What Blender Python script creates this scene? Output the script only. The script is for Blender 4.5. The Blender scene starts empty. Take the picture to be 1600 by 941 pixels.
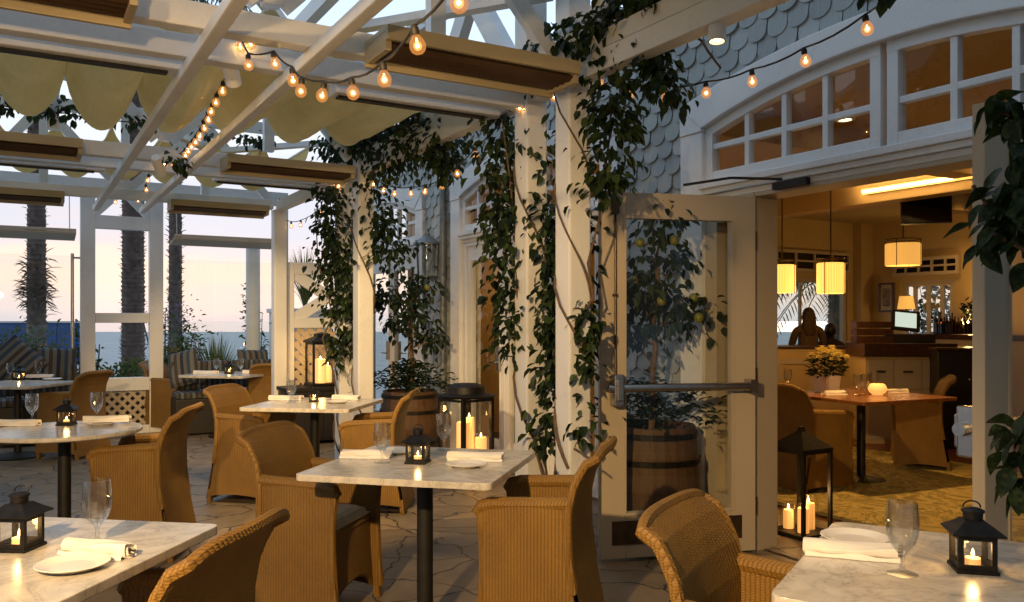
import bpy, bmesh, math, random
from mathutils import Vector, Matrix
S = bpy.context.scene
COL = S.collection
R = math.radians
random.seed(7)
# ------------------------------------------------------------------ camera
CAM_H = 1.38
cam_d = bpy.data.cameras.new("camera")
cam = bpy.data.objects.new("camera", cam_d); COL.objects.link(cam)
cam.location = (0, 0, CAM_H); cam.rotation_euler = (R(90), 0, 0)
cam_d.sensor_width = 36; cam_d.lens = 29.25; cam_d.shift_y = 0.0197
cam_d.clip_start = 0.05; cam_d.clip_end = 9000
S.camera = cam
# ------------------------------------------------------------------ world: dusk sky
W = bpy.data.worlds.new("World"); S.world = W; W.use_nodes = True
nt = W.node_tree; N = nt.nodes; L = nt.links
for n in list(N): N.remove(n)
out = N.new("ShaderNodeOutputWorld"); bg = N.new("ShaderNodeBackground")
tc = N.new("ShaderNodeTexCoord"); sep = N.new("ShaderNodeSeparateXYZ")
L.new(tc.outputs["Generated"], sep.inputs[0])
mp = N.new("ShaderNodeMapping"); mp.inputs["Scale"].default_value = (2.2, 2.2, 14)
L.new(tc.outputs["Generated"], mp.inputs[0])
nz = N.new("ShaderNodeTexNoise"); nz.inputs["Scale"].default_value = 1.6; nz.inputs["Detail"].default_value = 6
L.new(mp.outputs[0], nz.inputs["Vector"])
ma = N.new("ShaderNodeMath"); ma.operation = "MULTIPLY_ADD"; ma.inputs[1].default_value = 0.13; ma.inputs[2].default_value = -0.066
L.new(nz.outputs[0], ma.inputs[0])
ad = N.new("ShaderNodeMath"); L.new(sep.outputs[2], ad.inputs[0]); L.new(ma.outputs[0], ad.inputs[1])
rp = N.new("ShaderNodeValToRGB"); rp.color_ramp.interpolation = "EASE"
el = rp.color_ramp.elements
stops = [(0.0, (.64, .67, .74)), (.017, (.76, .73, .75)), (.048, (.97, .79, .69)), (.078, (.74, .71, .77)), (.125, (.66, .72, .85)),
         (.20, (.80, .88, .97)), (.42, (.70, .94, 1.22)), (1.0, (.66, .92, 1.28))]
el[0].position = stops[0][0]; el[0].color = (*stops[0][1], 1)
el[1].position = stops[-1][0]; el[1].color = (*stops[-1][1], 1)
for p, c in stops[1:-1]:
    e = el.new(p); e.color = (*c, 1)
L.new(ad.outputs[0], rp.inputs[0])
sky = N.new("ShaderNodeTexSky"); sky.sky_type = "NISHITA"; sky.sun_disc = False
sky.sun_elevation = R(2); sky.sun_rotation = R(-20)
mxs = N.new("ShaderNodeMix"); mxs.data_type = "RGBA"; mxs.blend_type = "ADD"; mxs.inputs[0].default_value = 0.008
L.new(rp.outputs[0], mxs.inputs[6]); L.new(sky.outputs[0], mxs.inputs[7])
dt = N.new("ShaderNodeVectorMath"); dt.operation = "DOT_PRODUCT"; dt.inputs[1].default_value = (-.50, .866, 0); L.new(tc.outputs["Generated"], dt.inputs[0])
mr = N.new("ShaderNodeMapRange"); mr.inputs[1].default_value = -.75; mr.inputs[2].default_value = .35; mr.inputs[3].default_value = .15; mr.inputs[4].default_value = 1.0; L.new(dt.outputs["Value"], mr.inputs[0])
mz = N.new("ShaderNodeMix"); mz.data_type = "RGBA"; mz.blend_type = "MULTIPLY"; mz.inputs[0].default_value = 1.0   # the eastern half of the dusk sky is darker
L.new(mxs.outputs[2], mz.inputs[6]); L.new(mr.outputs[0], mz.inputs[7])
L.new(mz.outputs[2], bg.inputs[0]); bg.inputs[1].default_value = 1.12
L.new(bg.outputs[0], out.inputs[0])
# the sun has all but gone down over the sea: a weak, wide, pinkish lamp
sl = bpy.data.lights.new("sun", "SUN"); sl.energy = 0.12; sl.angle = R(12); sl.color = (1, .72, .55)
sun = bpy.data.objects.new("sun", sl); COL.objects.link(sun)
sun.rotation_euler = (R(88), 0, R(160))
# ------------------------------------------------------------------ exposure
S.view_settings.view_transform = "Standard"; S.view_settings.look = "None"
S.view_settings.exposure = 0.0; S.view_settings.gamma = 1.0; S.view_settings.use_curve_mapping = False
S.render.engine = "CYCLES"
S.cycles.use_denoising = True
try: S.cycles.denoiser = "OPENIMAGEDENOISE"
except Exception: pass
S.cycles.max_bounces = 8; S.cycles.diffuse_bounces = 3; S.cycles.glossy_bounces = 3
S.cycles.transmission_bounces = 8; S.cycles.transparent_max_bounces = 24
S.cycles.caustics_reflective = False; S.cycles.caustics_refractive = False
S.cycles.sample_clamp_indirect = 4.0
S.cycles.use_light_tree = True

# ================================================================== helpers
TH = R(30.6)                                   # the building is turned by this angle; local x = into the building (t), local y = along it (s)
D1 = Vector((-math.sin(TH), math.cos(TH), 0)); D2 = Vector((math.cos(TH), math.sin(TH), 0))
def F(s, t, z=0.0): return D1*s + D2*t + Vector((0, 0, z))
FPX = 1300.0
def P(u, v, Y): return Vector(((u-800)/FPX*Y, Y, CAM_H+(502-v)/FPX*Y))
def G(u, v, z=0.0):
    Y = (CAM_H-z)*FPX/(v-502); return Vector(((u-800)/FPX*Y, Y, z))
def st(p): return (p.dot(D1), p.dot(D2))

class MB:
    def __init__(s): s.v = []; s.f = []
    def add(s, vs, fs):
        n = len(s.v); s.v += [tuple(p) for p in vs]; s.f += [tuple(i+n for i in f) for f in fs]; return s
    def box(s, x0, y0, z0, x1, y1, z1):
        if x0 > x1: x0, x1 = x1, x0
        if y0 > y1: y0, y1 = y1, y0
        if z0 > z1: z0, z1 = z1, z0
        return s.add([(x0,y0,z0),(x1,y0,z0),(x1,y1,z0),(x0,y1,z0),(x0,y0,z1),(x1,y0,z1),(x1,y1,z1),(x0,y1,z1)],
                     [(3,2,1,0),(4,5,6,7),(0,1,5,4),(1,2,6,5),(2,3,7,6),(3,0,4,7)])
    def bar(s, p0, p1, w, h, up=(0,0,1)):       # w across, h along up
        p0 = Vector(p0); p1 = Vector(p1); d = (p1-p0).normalized(); up = Vector(up)
        x = d.cross(up)
        if x.length < 1e-4: x = d.cross(Vector((1,0,0)))
        x.normalize(); y = x.cross(d).normalized()
        vs = []
        for p in (p0, p1):
            for a, b in ((-1,-1),(1,-1),(1,1),(-1,1)): vs.append(p+x*(a*w/2)+y*(b*h/2))
        return s.add(vs, [(3,2,1,0),(4,5,6,7),(0,1,5,4),(1,2,6,5),(2,3,7,6),(3,0,4,7)])
    def tube(s, pts, r, n=6, close=False):
        pts = [Vector(p) for p in pts]; m = len(pts)
        rs = r if isinstance(r, (list, tuple)) else [r]*m
        vs = []; fs = []; prev = None
        for i, p in enumerate(pts):
            if close: d = pts[(i+1) % m]-pts[i-1]
            else: d = pts[min(i+1, m-1)]-pts[max(i-1, 0)]
            d = d.normalized() if d.length > 1e-9 else Vector((0,0,1))
            if prev is None:
                a = d.cross(Vector((0,0,1)))
                if a.length < .05: a = d.cross(Vector((1,0,0)))
            else: a = prev-d*prev.dot(d)
            a.normalize(); prev = a; b = d.cross(a)
            for k in range(n):
                t = 2*math.pi*k/n; vs.append(p+(a*math.cos(t)+b*math.sin(t))*rs[i])
        seg = m if close else m-1
        for i in range(seg):
            j = (i+1) % m
            for k in range(n):
                l = (k+1) % n; fs.append((i*n+k, i*n+l, j*n+l, j*n+k))
        if not close: fs += [tuple(range(n-1, -1, -1)), tuple((m-1)*n+k for k in range(n))]
        return s.add(vs, fs)
    def lathe(s, prof, n=24, c=(0,0,0), rot=0.0, sx=1.0, sy=1.0):
        c = Vector(c); vs = []; fs = []; idx = []
        for r, z in prof:
            if r < 1e-6: idx.append([len(vs)]); vs.append(c+Vector((0,0,z)))
            else:
                idx.append(list(range(len(vs), len(vs)+n)))
                for k in range(n):
                    a = rot+2*math.pi*k/n; vs.append(c+Vector((sx*r*math.cos(a), sy*r*math.sin(a), z)))
        for i in range(len(prof)-1):
            A, B = idx[i], idx[i+1]
            for k in range(n):
                l = (k+1) % n
                if len(A) == 1 and len(B) == 1: continue
                if len(A) == 1: fs.append((A[0], B[l], B[k])[::-1])
                elif len(B) == 1: fs.append((A[k], A[l], B[0]))
                else: fs.append((A[k], A[l], B[l], B[k]))
        return s.add(vs, fs)
    def prism(s, poly, fn, d0, d1):             # poly of (a,b); fn(a,b,d)->xyz
        n = len(poly); vs = [fn(a, b, d0) for a, b in poly]+[fn(a, b, d1) for a, b in poly]
        return s.add(vs, [tuple(range(n-1,-1,-1)), tuple(range(n, 2*n))]+[(i, (i+1) % n, n+(i+1) % n, n+i) for i in range(n)])
    def grid(s, fn, nu, nv):
        vs = [fn(i/nu, j/nv) for j in range(nv+1) for i in range(nu+1)]
        return s.add(vs, [(j*(nu+1)+i, j*(nu+1)+i+1, (j+1)*(nu+1)+i+1, (j+1)*(nu+1)+i) for j in range(nv) for i in range(nu)])
    def sphere(s, c, r, nu=10, nv=7, sc=(1,1,1)):
        prof = [(r*math.sin(math.pi*i/nv), -r*math.cos(math.pi*i/nv)) for i in range(nv+1)]
        prof[0] = (0, -r); prof[-1] = (0, r)
        m = MB().lathe(prof, nu); c = Vector(c)
        return s.add([(c.x+x*sc[0], c.y+y*sc[1], c.z+z*sc[2]) for x, y, z in m.v], m.f)
    def fleaf(s, p, d, nrm, ln, w, fold=.25):
        p = Vector(p); d = Vector(d).normalized(); x = d.cross(Vector(nrm))
        if x.length < 1e-3: x = d.cross(Vector((.3,.5,.8)))
        x.normalize(); up = x.cross(d).normalized(); n = 8; vs = []
        for i in range(n+1):
            f = i/n; hw = w*.5*(math.sin(math.pi*min(1, f*1.02)**.85)**.8 if 0 < f < 1 else 0)*(1.08-.25*f); c = p+d*(ln*f)-up*(ln*.22*f*f)
            for k, hh in ((-1, fold), (-.5, fold*.35), (0, 0), (.5, fold*.35), (1, fold)): vs.append(c+x*(hw*k)+up*(hw*hh*1.2+.004*math.sin(9*f+k*2)*hw/w))
        return s.add(vs, [(i*5+j, i*5+j+1, i*5+j+6, i*5+j+5) for i in range(n) for j in range(4)])
    def leaf(s, p, d, nrm, ln, w, fold=.25):
        p = Vector(p); d = Vector(d).normalized(); nrm = Vector(nrm); x = d.cross(nrm)
        if x.length < 1e-3: x = d.cross(Vector((.3,.5,.8)))
        x.normalize(); up = x.cross(d).normalized()
        h = w*fold; k = -ln*.12
        vs = [p, p+d*ln*.3+up*0, p+d*ln*.68+up*k*.4, p+d*ln+up*k,
              p+d*ln*.28+x*w*.46+up*h, p+d*ln*.64+x*w*.42+up*(h+k*.4), p+d*ln*.28-x*w*.46+up*h, p+d*ln*.64-x*w*.42+up*(h+k*.4)]
        return s.add(vs, [(0,1,4),(1,2,5,4),(2,3,5),(1,0,6),(2,1,6,7),(3,2,7)])

def build(name, mb, mat, parent=None, smooth=False, bevel=0.0, bseg=2, weld=False, loc=None, rotz=None):
    me = bpy.data.meshes.new(name)
    me.from_pydata(mb.v, [], mb.f)
    if bevel > 0 or weld:
        bm = bmesh.new(); bm.from_mesh(me)
        if weld: bmesh.ops.remove_doubles(bm, verts=bm.verts, dist=1e-5)
        bmesh.ops.recalc_face_normals(bm, faces=bm.faces)
        if bevel > 0:
            es = [e for e in bm.edges if len(e.link_faces) == 2 and e.calc_face_angle(0) > R(35)]
            bmesh.ops.bevel(bm, geom=es, offset=bevel, segments=bseg, profile=.6, affect="EDGES", clamp_overlap=True)
        bm.to_mesh(me); bm.free()
    me.update()
    if smooth:
        me.polygons.foreach_set("use_smooth", [True]*len(me.polygons))
        me.set_sharp_from_angle(angle=R(40 if smooth is True else smooth))
    mats = mat if isinstance(mat, (list, tuple)) else [mat]
    for m in mats: me.materials.append(m)
    o = bpy.data.objects.new(name, me); COL.objects.link(o)
    if parent is not None: o.parent = parent
    if loc is not None: o.location = loc
    if rotz is not None: o.rotation_euler.z = rotz
    return o
def tag(o, label, cat, group=None, kind=None):
    if label: o["label"] = label
    if cat: o["category"] = cat
    if group: o["group"] = group
    if kind: o["kind"] = kind
    return o
def thing(name, label, cat, loc=(0,0,0), rotz=0.0, group=None):
    o = bpy.data.objects.new(name, None); COL.objects.link(o)
    o.location = loc; o.rotation_euler = (0, 0, rotz); o.empty_display_size = .1
    return tag(o, label, cat, group)
KIDS = {}
def kids(o): return [c for c in bpy.data.objects if c.parent == o]
def dup(root, loc, rotz=None, label=None, group=None, scale=None):
    r = root.copy(); COL.objects.link(r); r.location = loc
    if rotz is not None: r.rotation_euler = (0, 0, rotz)
    if label: r["label"] = label
    if group: r["group"] = group
    if scale: r.scale = scale
    for ch in kids(root):
        c = ch.copy(); COL.objects.link(c); c.parent = r
        for g in kids(ch):
            d = g.copy(); COL.objects.link(d); d.parent = c
    return r
def struct(name, mb, mat, **k):
    o = build(name, mb, mat, **k); o["kind"] = "structure"; return o

# ================================================================== materials
class NT:
    def __init__(s, name):
        s.m = bpy.data.materials.new(name); s.m.use_nodes = True; s.t = s.m.node_tree; s.n = s.t.nodes
        s.b = s.n["Principled BSDF"]; s.out = s.n["Material Output"]
    def new(s, typ, **k):
        n = s.n.new(typ)
        for a, b in k.items(): setattr(n, a, b)
        return n
    def link(s, a, b): s.t.links.new(a, b)
    def coord(s, scale=(1,1,1), kind="Object", rot=(0,0,0)):
        c = s.new("ShaderNodeTexCoord"); m = s.new("ShaderNodeMapping"); m.inputs["Scale"].default_value = scale; m.inputs["Rotation"].default_value = rot
        s.link(c.outputs[kind], m.inputs[0]); return m.outputs[0]
    def noise(s, vec, scale, detail=4, rough=.55, dist=0.0):
        n = s.new("ShaderNodeTexNoise"); n.inputs["Scale"].default_value = scale; n.inputs["Detail"].default_value = detail
        n.inputs["Roughness"].default_value = rough; n.inputs["Distortion"].default_value = dist
        if vec is not None: s.link(vec, n.inputs["Vector"])
        return n.outputs[0]
    def ramp(s, fac, stops, interp="LINEAR"):
        r = s.new("ShaderNodeValToRGB"); r.color_ramp.interpolation = interp; e = r.color_ramp.elements
        e[0].position, e[0].color = stops[0][0], (*stops[0][1], 1); e[1].position, e[1].color = stops[-1][0], (*stops[-1][1], 1)
        for p, c in stops[1:-1]:
            q = e.new(p); q.color = (*c, 1)
        s.link(fac, r.inputs[0]); return r.outputs[0]
    def math(s, op, a, b=None, c=None):
        n = s.new("ShaderNodeMath", operation=op)
        for i, x in enumerate((a, b, c)):
            if x is None: continue
            if isinstance(x, (int, float)): n.inputs[i].default_value = x
            else: s.link(x, n.inputs[i])
        return n.outputs[0]
    def mix(s, fac, a, b, blend="MIX"):
        n = s.new("ShaderNodeMix", data_type="RGBA", blend_type=blend)
        for i, x in ((0, fac), (6, a), (7, b)):
            if isinstance(x, (int, float)): n.inputs[i].default_value = x
            elif isinstance(x, tuple): n.inputs[i].default_value = (*x, 1)
            else: s.link(x, n.inputs[i])
        return n.outputs[2]
    def bump(s, h, strength=.3, dist=.01):
        n = s.new("ShaderNodeBump"); n.inputs["Strength"].default_value = strength; n.inputs["Distance"].default_value = dist
        s.link(h, n.inputs["Height"]); s.link(n.outputs[0], s.b.inputs["Normal"]); return n
    def set(s, col=None, rough=None, metal=None, **k):
        if col is not None:
            if isinstance(col, tuple): s.b.inputs["Base Color"].default_value = (*col, 1)
            else: s.link(col, s.b.inputs["Base Color"])
        if rough is not None:
            if isinstance(rough, (int, float)): s.b.inputs["Roughness"].default_value = rough
            else: s.link(rough, s.b.inputs["Roughness"])
        if metal is not None: s.b.inputs["Metallic"].default_value = metal
        for a, b in k.items(): s.b.inputs[a.replace("_", " ")].default_value = b
        return s.m
def simple(name, c, rough=.5, metal=0.0, var=.12, scale=6.0, bump=0.0, bscale=40.0, **k):
    t = NT(name); v = t.coord(); n = t.noise(v, scale, 5)
    d = tuple(x*(1-var) for x in c); e = tuple(min(1, x*(1+var)) for x in c)
    col = t.ramp(n, [(.3, d), (.7, e)])
    if bump > 0: t.bump(t.noise(v, bscale, 4), bump, .004)
    return t.set(col, rough, metal, **k)
def emit(name, c, strength, sampling=None):
    t = NT(name); t.set((0, 0, 0), .5); t.b.inputs["Emission Color"].default_value = (*c, 1); t.b.inputs["Emission Strength"].default_value = strength
    if sampling: t.m.cycles.emission_sampling = sampling
    return t.m
M = {}
# white exterior paint, a little dirt and brush marks
t = NT("white_paint"); v = t.coord((1,1,1)); n1 = t.noise(v, 2.5, 6); n2 = t.noise(t.coord((30, 30, 3)), 1.5, 3)
n4 = t.noise(t.coord((3,3,3)), 14, 8, .7); t.bump(t.math("ADD", n2, t.math("MULTIPLY", n4, .6)), .28, .004); n1 = t.math("ADD", t.math("MULTIPLY", n1, .62), t.math("MULTIPLY", n4, .38)); M["white"] = t.set(t.ramp(n1, [(.25, (.58,.575,.55)), (.5, (.74,.745,.735)), (.8, (.79,.795,.79))]), .45)
M["cream"] = simple("cream_paint", (.45,.375,.27), .5, var=.06, scale=1.5)
M["creamwall"] = simple("interior_plaster", (.50,.36,.17), .7, var=.08, scale=1.2, bump=.1, bscale=25)
M["ceil"] = simple("ceiling_plaster", (.42,.30,.14), .7, var=.07, scale=.8, bump=.05, bscale=20)
# wicker
t = NT("wicker"); c = t.new("ShaderNodeTexCoord"); sp = t.new("ShaderNodeSeparateXYZ"); t.link(c.outputs["Object"], sp.inputs[0])
xy = t.math("ADD", sp.outputs[0], sp.outputs[1])
rib = t.math("ABSOLUTE", t.math("SINE", t.math("MULTIPLY", xy, math.pi/.0155)))
row = t.math("SINE", t.math("ADD", t.math("MULTIPLY", sp.outputs[2], 2*math.pi/.008), t.math("MULTIPLY", t.math("FLOOR", t.math("MULTIPLY", xy, 1/.0155)), math.pi)))
hh = t.math("ADD", t.math("MULTIPLY", t.math("POWER", rib, .6), .8), t.math("MULTIPLY", row, .10))
nn = t.noise(t.coord(), 5.0, 5); nf = t.noise(t.coord((1,1,8)), 60, 2)
base = t.ramp(nn, [(.25, (.16,.080,.008)), (.5, (.235,.122,.010)), (.8, (.31,.168,.018))])
base = t.mix(.35, base, t.ramp(nf, [(.3, (.10,.048,.010)), (.7, (.31,.175,.042))]))
oi_ = t.new("ShaderNodeObjectInfo"); base = t.mix(.5, base, t.mix(1.0, base, t.ramp(oi_.outputs["Random"], [(0, (.62,.60,.58)), (1, (1,1,1))]), "MULTIPLY"))
wcol = t.mix(t.math("MULTIPLY", t.math("SUBTRACT", 1.0, t.math("POWER", rib, .5)), .62), base, (.10,.045,.010))
t.bump(hh, .6, .005); M["wicker"] = t.set(wcol, .62)
M["cushion"] = simple("seat_cushion_cloth", (.42,.34,.20), .9, var=.10, scale=20, bump=.25, bscale=260)
# marble
t = NT("marble"); v = t.coord((1,1,1)); w = t.noise(v, 3.6, 10, .66, 1.8); w2 = t.noise(v, 9, 6, .6, .8)
vein = t.math("ABSOLUTE", t.math("SUBTRACT", w, .5))
c1 = t.ramp(vein, [(0.0, (.27,.255,.23)), (.022, (.50,.47,.42)), (.11, (.60,.56,.50)), (.3, (.64,.60,.54))])
c2 = t.mix(.45, c1, t.ramp(w2, [(.35, (.42,.39,.34)), (.6, (.64,.60,.54))]))
t.bump(t.noise(v, 30, 3), .02, .002)
M["marble"] = t.set(c2, t.ramp(w2, [(.3, (.16,)*3), (.7, (.26,)*3)]))
M["iron"] = simple("black_iron", (.014,.013,.012), .5, .6, var=.5, scale=25, bump=.2, bscale=90)
M["iron_matte"] = simple("black_steel", (.018,.016,.014), .55, .3, var=.3, scale=12, bump=.05)
M["chrome"] = simple("brushed_metal", (.45,.43,.40), .25, 1.0, var=.1, scale=30)
M["bronze"] = simple("dark_bronze", (.09,.06,.035), .45, .8, var=.3, scale=20)
M["porcelain"] = simple("porcelain", (.78,.75,.69), .18, var=.03)
t = NT("napkin_cloth"); v = t.coord(); t.bump(t.noise(v, 14, 4), .5, .006); M["napkin"] = t.set(t.ramp(t.noise(v, 9, 3), [(.3, (.74,.70,.64)), (.7, (.82,.79,.74))]), .95)
def glassmat(name, tint=(1,1,1), ior=1.45, rough=0.0, dirt=.0):
    t = NT(name); t.n.remove(t.b)
    fr = t.new("ShaderNodeFresnel"); ge = t.new("ShaderNodeNewGeometry")
    t.link(t.math("ADD", ior, t.math("MULTIPLY", ge.outputs["Backfacing"], 1/ior-ior)), fr.inputs[0])
    tr = t.new("ShaderNodeBsdfTransparent"); tr.inputs[0].default_value = (*tint, 1)
    gl = t.new("ShaderNodeBsdfGlossy"); gl.inputs["Roughness"].default_value = rough
    f = t.math("ADD", fr.outputs[0], dirt)
    mx = t.new("ShaderNodeMixShader"); t.link(f, mx.inputs[0]); t.link(tr.outputs[0], mx.inputs[1]); t.link(gl.outputs[0], mx.inputs[2]); t.link(mx.outputs[0], t.out.inputs[0])
    return t.m
M["pane"] = glassmat("window_glass", (.93,.95,.93), 1.5, .01, .02)
M["tglass"] = glassmat("clear_panel_glass", (.975,.99,.985), 1.45, .01, .0)
M["lglass"] = glassmat("lantern_glass", (.95,.93,.88), 1.45, .05, .03)
t = NT("goblet_glass"); t.n.remove(t.b); g = t.new("ShaderNodeBsdfGlass"); g.inputs["IOR"].default_value = 1.47; g.inputs["Roughness"].default_value = .0
g.inputs["Color"].default_value = (.96,.97,.96,1); 
fr = t.new("ShaderNodeFresnel"); ge = t.new("ShaderNodeNewGeometry"); t.link(t.math("ADD", 1.5, t.math("MULTIPLY", ge.outputs["Backfacing"], 1/1.5-1.5)), fr.inputs[0])
tr = t.new("ShaderNodeBsdfTransparent"); tr.inputs[0].default_value = (.97,.98,.97,1); gl = t.new("ShaderNodeBsdfGlossy"); gl.inputs["Roughness"].default_value = 0
ma_ = t.new("ShaderNodeMixShader"); t.link(fr.outputs[0], ma_.inputs[0]); t.link(tr.outputs[0], ma_.inputs[1]); t.link(gl.outputs[0], ma_.inputs[2])
mb_ = t.new("ShaderNodeMixShader"); mb_.inputs[0].default_value = .2; t.link(ma_.outputs[0], mb_.inputs[1]); t.link(g.outputs[0], mb_.inputs[2]); t.link(mb_.outputs[0], t.out.inputs[0]); M["goblet"] = t.m
# barrel wood and table wood
def wood(name, a, b, rough, along=(1,1,8)):
    t = NT(name); v = t.coord(along); n = t.noise(v, 6, 6, .6, .8); t.bump(n, .2, .004)
    return t.set(t.ramp(n, [(.3, a), (.7, b)]), rough)
M["barrel"] = wood("barrel_oak", (.055,.026,.010), (.11,.055,.02), .65, (14,14,1.2))
M["tablewood"] = wood("polished_table_wood", (.16,.055,.015), (.32,.13,.035), .25, (2,14,4))
M["darkwood"] = wood("dark_bar_wood", (.030,.012,.006), (.075,.03,.012), .35, (10,2,2))
M["shingle"] = None
t = NT("painted_shingle"); oi = t.new("ShaderNodeNewGeometry"); v = t.coord((6.2,6.2,8.0)); vo = t.new("ShaderNodeTexWhiteNoise"); 
n = t.noise(t.coord((20,20,2.0)), 3, 5); t.bump(n, .25, .004)
rc = t.ramp(oi.outputs["Random Per Island"], [(0.0, (.23,.255,.25)), (.4, (.32,.345,.335)), (.85, (.38,.405,.39)), (1.0, (.46,.48,.455))])
M["shingle"] = t.set(t.mix(.25, rc, t.ramp(n, [(.3, (.22,.24,.235)), (.7, (.45,.475,.455))])), .6)
# flagstone crazy paving
t = NT("flagstone"); v0 = t.coord((1,1,1)); wn = t.new("ShaderNodeTexNoise"); wn.inputs["Scale"].default_value = 2.4; wn.inputs["Detail"].default_value = 4; t.link(v0, wn.inputs["Vector"])
va = t.new("ShaderNodeVectorMath", operation="MULTIPLY_ADD"); va.inputs[1].default_value = (.55,.55,0); t.link(wn.outputs["Color"], va.inputs[0]); t.link(v0, va.inputs[2])
vd = t.new("ShaderNodeTexVoronoi", feature="DISTANCE_TO_EDGE", voronoi_dimensions="2D"); vd.inputs["Scale"].default_value = 2.9; t.link(va.outputs[0], vd.inputs["Vector"])
vc = t.new("ShaderNodeTexVoronoi", feature="F1", voronoi_dimensions="2D"); vc.inputs["Scale"].default_value = 2.9; t.link(va.outputs[0], vc.inputs["Vector"])
sx = t.new("ShaderNodeSeparateColor"); t.link(vc.outputs["Color"], sx.inputs[0])
cell = t.ramp(sx.outputs[0], [(0, (.115,.085,.052)), (.3, (.21,.158,.095)), (.65, (.165,.132,.09)), (1, (.29,.21,.12))])
n = t.noise(v0, 7, 7, .65); n3 = t.noise(v0, 1.1, 4)
cell = t.mix(.5, cell, t.ramp(n, [(.3, (.085,.066,.045)), (.7, (.27,.215,.15))]))
edge = t.ramp(vd.outputs["Distance"], [(.010, (0,0,0)), (.028, (1,1,1))])
col = t.mix(edge, (.035,.029,.023), cell)
hb = t.math("ADD", t.math("MULTIPLY", edge, .6), t.math("MULTIPLY", n, .35)); t.bump(hb, .8, .018)
M["flag"] = t.set(col, t.ramp(n, [(.3, (.42,)*3), (.75, (.62,)*3)]))
M["woodfloor"] = wood("dark_plank_floor", (.07,.022,.010), (.15,.05,.022), .35, (12,1.5,1))
# canvas: translucent shade cloth
t = NT("canvas"); v = t.coord(); n = t.noise(v, 3, 5); wv = t.noise(t.coord((3,60,60)), 2, 2); n5 = t.noise(t.coord((9,1.2,4)), 3, 6, .6, 1.2); t.bump(t.math("ADD", n, t.math("MULTIPLY", n5, .8)), .55, .02)
cc = t.ramp(t.math("ADD", t.math("MULTIPLY", n, .6), t.math("MULTIPLY", n5, .4)), [(.3, (.66,.47,.17)), (.7, (.78,.59,.25))]); t.set(cc, .95)
tl = t.new("ShaderNodeBsdfTranslucent"); t.link(cc, tl.inputs[0]); mx = t.new("ShaderNodeMixShader"); mx.inputs[0].default_value = .38
t.link(t.b.outputs[0], mx.inputs[1]); t.link(tl.outputs[0], mx.inputs[2]); t.link(mx.outputs[0], t.out.inputs[0]); M["canvas"] = t.m
def leafmat(name, a, b, c, trans=.25, rough=.5):
    t = NT(name); g = t.new("ShaderNodeNewGeometry"); col = t.ramp(g.outputs["Random Per Island"], [(0, a), (.5, b), (1, c)])
    t.set(col, rough, Specular_IOR_Level=.22); tl = t.new("ShaderNodeBsdfTranslucent"); t.link(t.mix(.5, col, (.10,.14,.02)), tl.inputs[0]); mx = t.new("ShaderNodeMixShader"); mx.inputs[0].default_value = trans
    t.link(t.b.outputs[0], mx.inputs[1]); t.link(tl.outputs[0], mx.inputs[2]); t.link(mx.outputs[0], t.out.inputs[0]); return t.m
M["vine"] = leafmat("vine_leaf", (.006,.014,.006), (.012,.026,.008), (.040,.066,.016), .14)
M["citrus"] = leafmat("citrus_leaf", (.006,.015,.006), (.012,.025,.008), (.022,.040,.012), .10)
M["shrub"] = leafmat("shrub_leaf", (.020,.045,.015), (.035,.080,.022), (.07,.13,.035), .2)
M["grassy"] = leafmat("grass_blade", (.05,.08,.02), (.09,.12,.03), (.16,.17,.05), .3)
M["statice"] = leafmat("statice_flower", (.07,.05,.12), (.12,.09,.20), (.18,.15,.26), .2)
M["mum"] = leafmat("mum_petal", (.80,.62,.16), (.88,.74,.26), (.90,.80,.38), .2)
M["stem"] = simple("vine_stem", (.12,.075,.04), .8, var=.3, scale=30, bump=.4)
M["trunk"] = simple("palm_bark", (.17,.125,.105), .9, var=.35, scale=8, bump=.8, bscale=18)
M["fruit"] = simple("citrus_fruit", (.17,.17,.022), .4, var=.2, scale=12, bump=.2, bscale=120)
M["wax"] = None
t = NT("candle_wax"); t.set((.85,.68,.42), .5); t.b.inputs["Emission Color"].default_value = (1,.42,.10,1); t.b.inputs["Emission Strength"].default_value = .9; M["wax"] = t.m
M["flame"] = emit("candle_flame", (1,.62,.22), 22)
M["filament"] = emit("filament", (1,.60,.22), 260)
t = NT("bulb_glass"); t.n.remove(t.b); tr = t.new("ShaderNodeBsdfTransparent"); em = t.new("ShaderNodeEmission"); em.inputs[0].default_value = (1,.36,.07,1); em.inputs[1].default_value = .95
gl = t.new("ShaderNodeBsdfGlossy"); gl.inputs["Roughness"].default_value = .05
m1 = t.new("ShaderNodeMixShader"); m1.inputs[0].default_value = .42; t.link(tr.outputs[0], m1.inputs[1]); t.link(em.outputs[0], m1.inputs[2])
m2 = t.new("ShaderNodeMixShader"); m2.inputs[0].default_value = .08; t.link(m1.outputs[0], m2.inputs[1]); t.link(gl.outputs[0], m2.inputs[2]); t.link(m2.outputs[0], t.out.inputs[0]); M["bulb"] = t.m
t = NT("bulb_halo"); t.n.remove(t.b); tr = t.new("ShaderNodeBsdfTransparent"); em = t.new("ShaderNodeEmission"); em.inputs[0].default_value = (1,.52,.15,1); em.inputs[1].default_value = 3.0; m1 = t.new("ShaderNodeMixShader"); m1.inputs[0].default_value = .4; t.link(tr.outputs[0], m1.inputs[1]); t.link(em.outputs[0], m1.inputs[2]); t.link(m1.outputs[0], t.out.inputs[0]); M["halo"] = t.m
M["cord"] = simple("black_cord", (.02,.018,.015), .6)
M["lampface"] = emit("spot_lens", (1,.72,.38), 9)
t = NT("pleated_lamp_shade"); c = t.new("ShaderNodeTexCoord"); sp = t.new("ShaderNodeSeparateXYZ"); t.link(c.outputs["Object"], sp.inputs[0])
an = t.math("ARCTAN2", sp.outputs[1], sp.outputs[0]); pl = t.math("SINE", t.math("MULTIPLY", an, 34.0))
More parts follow.
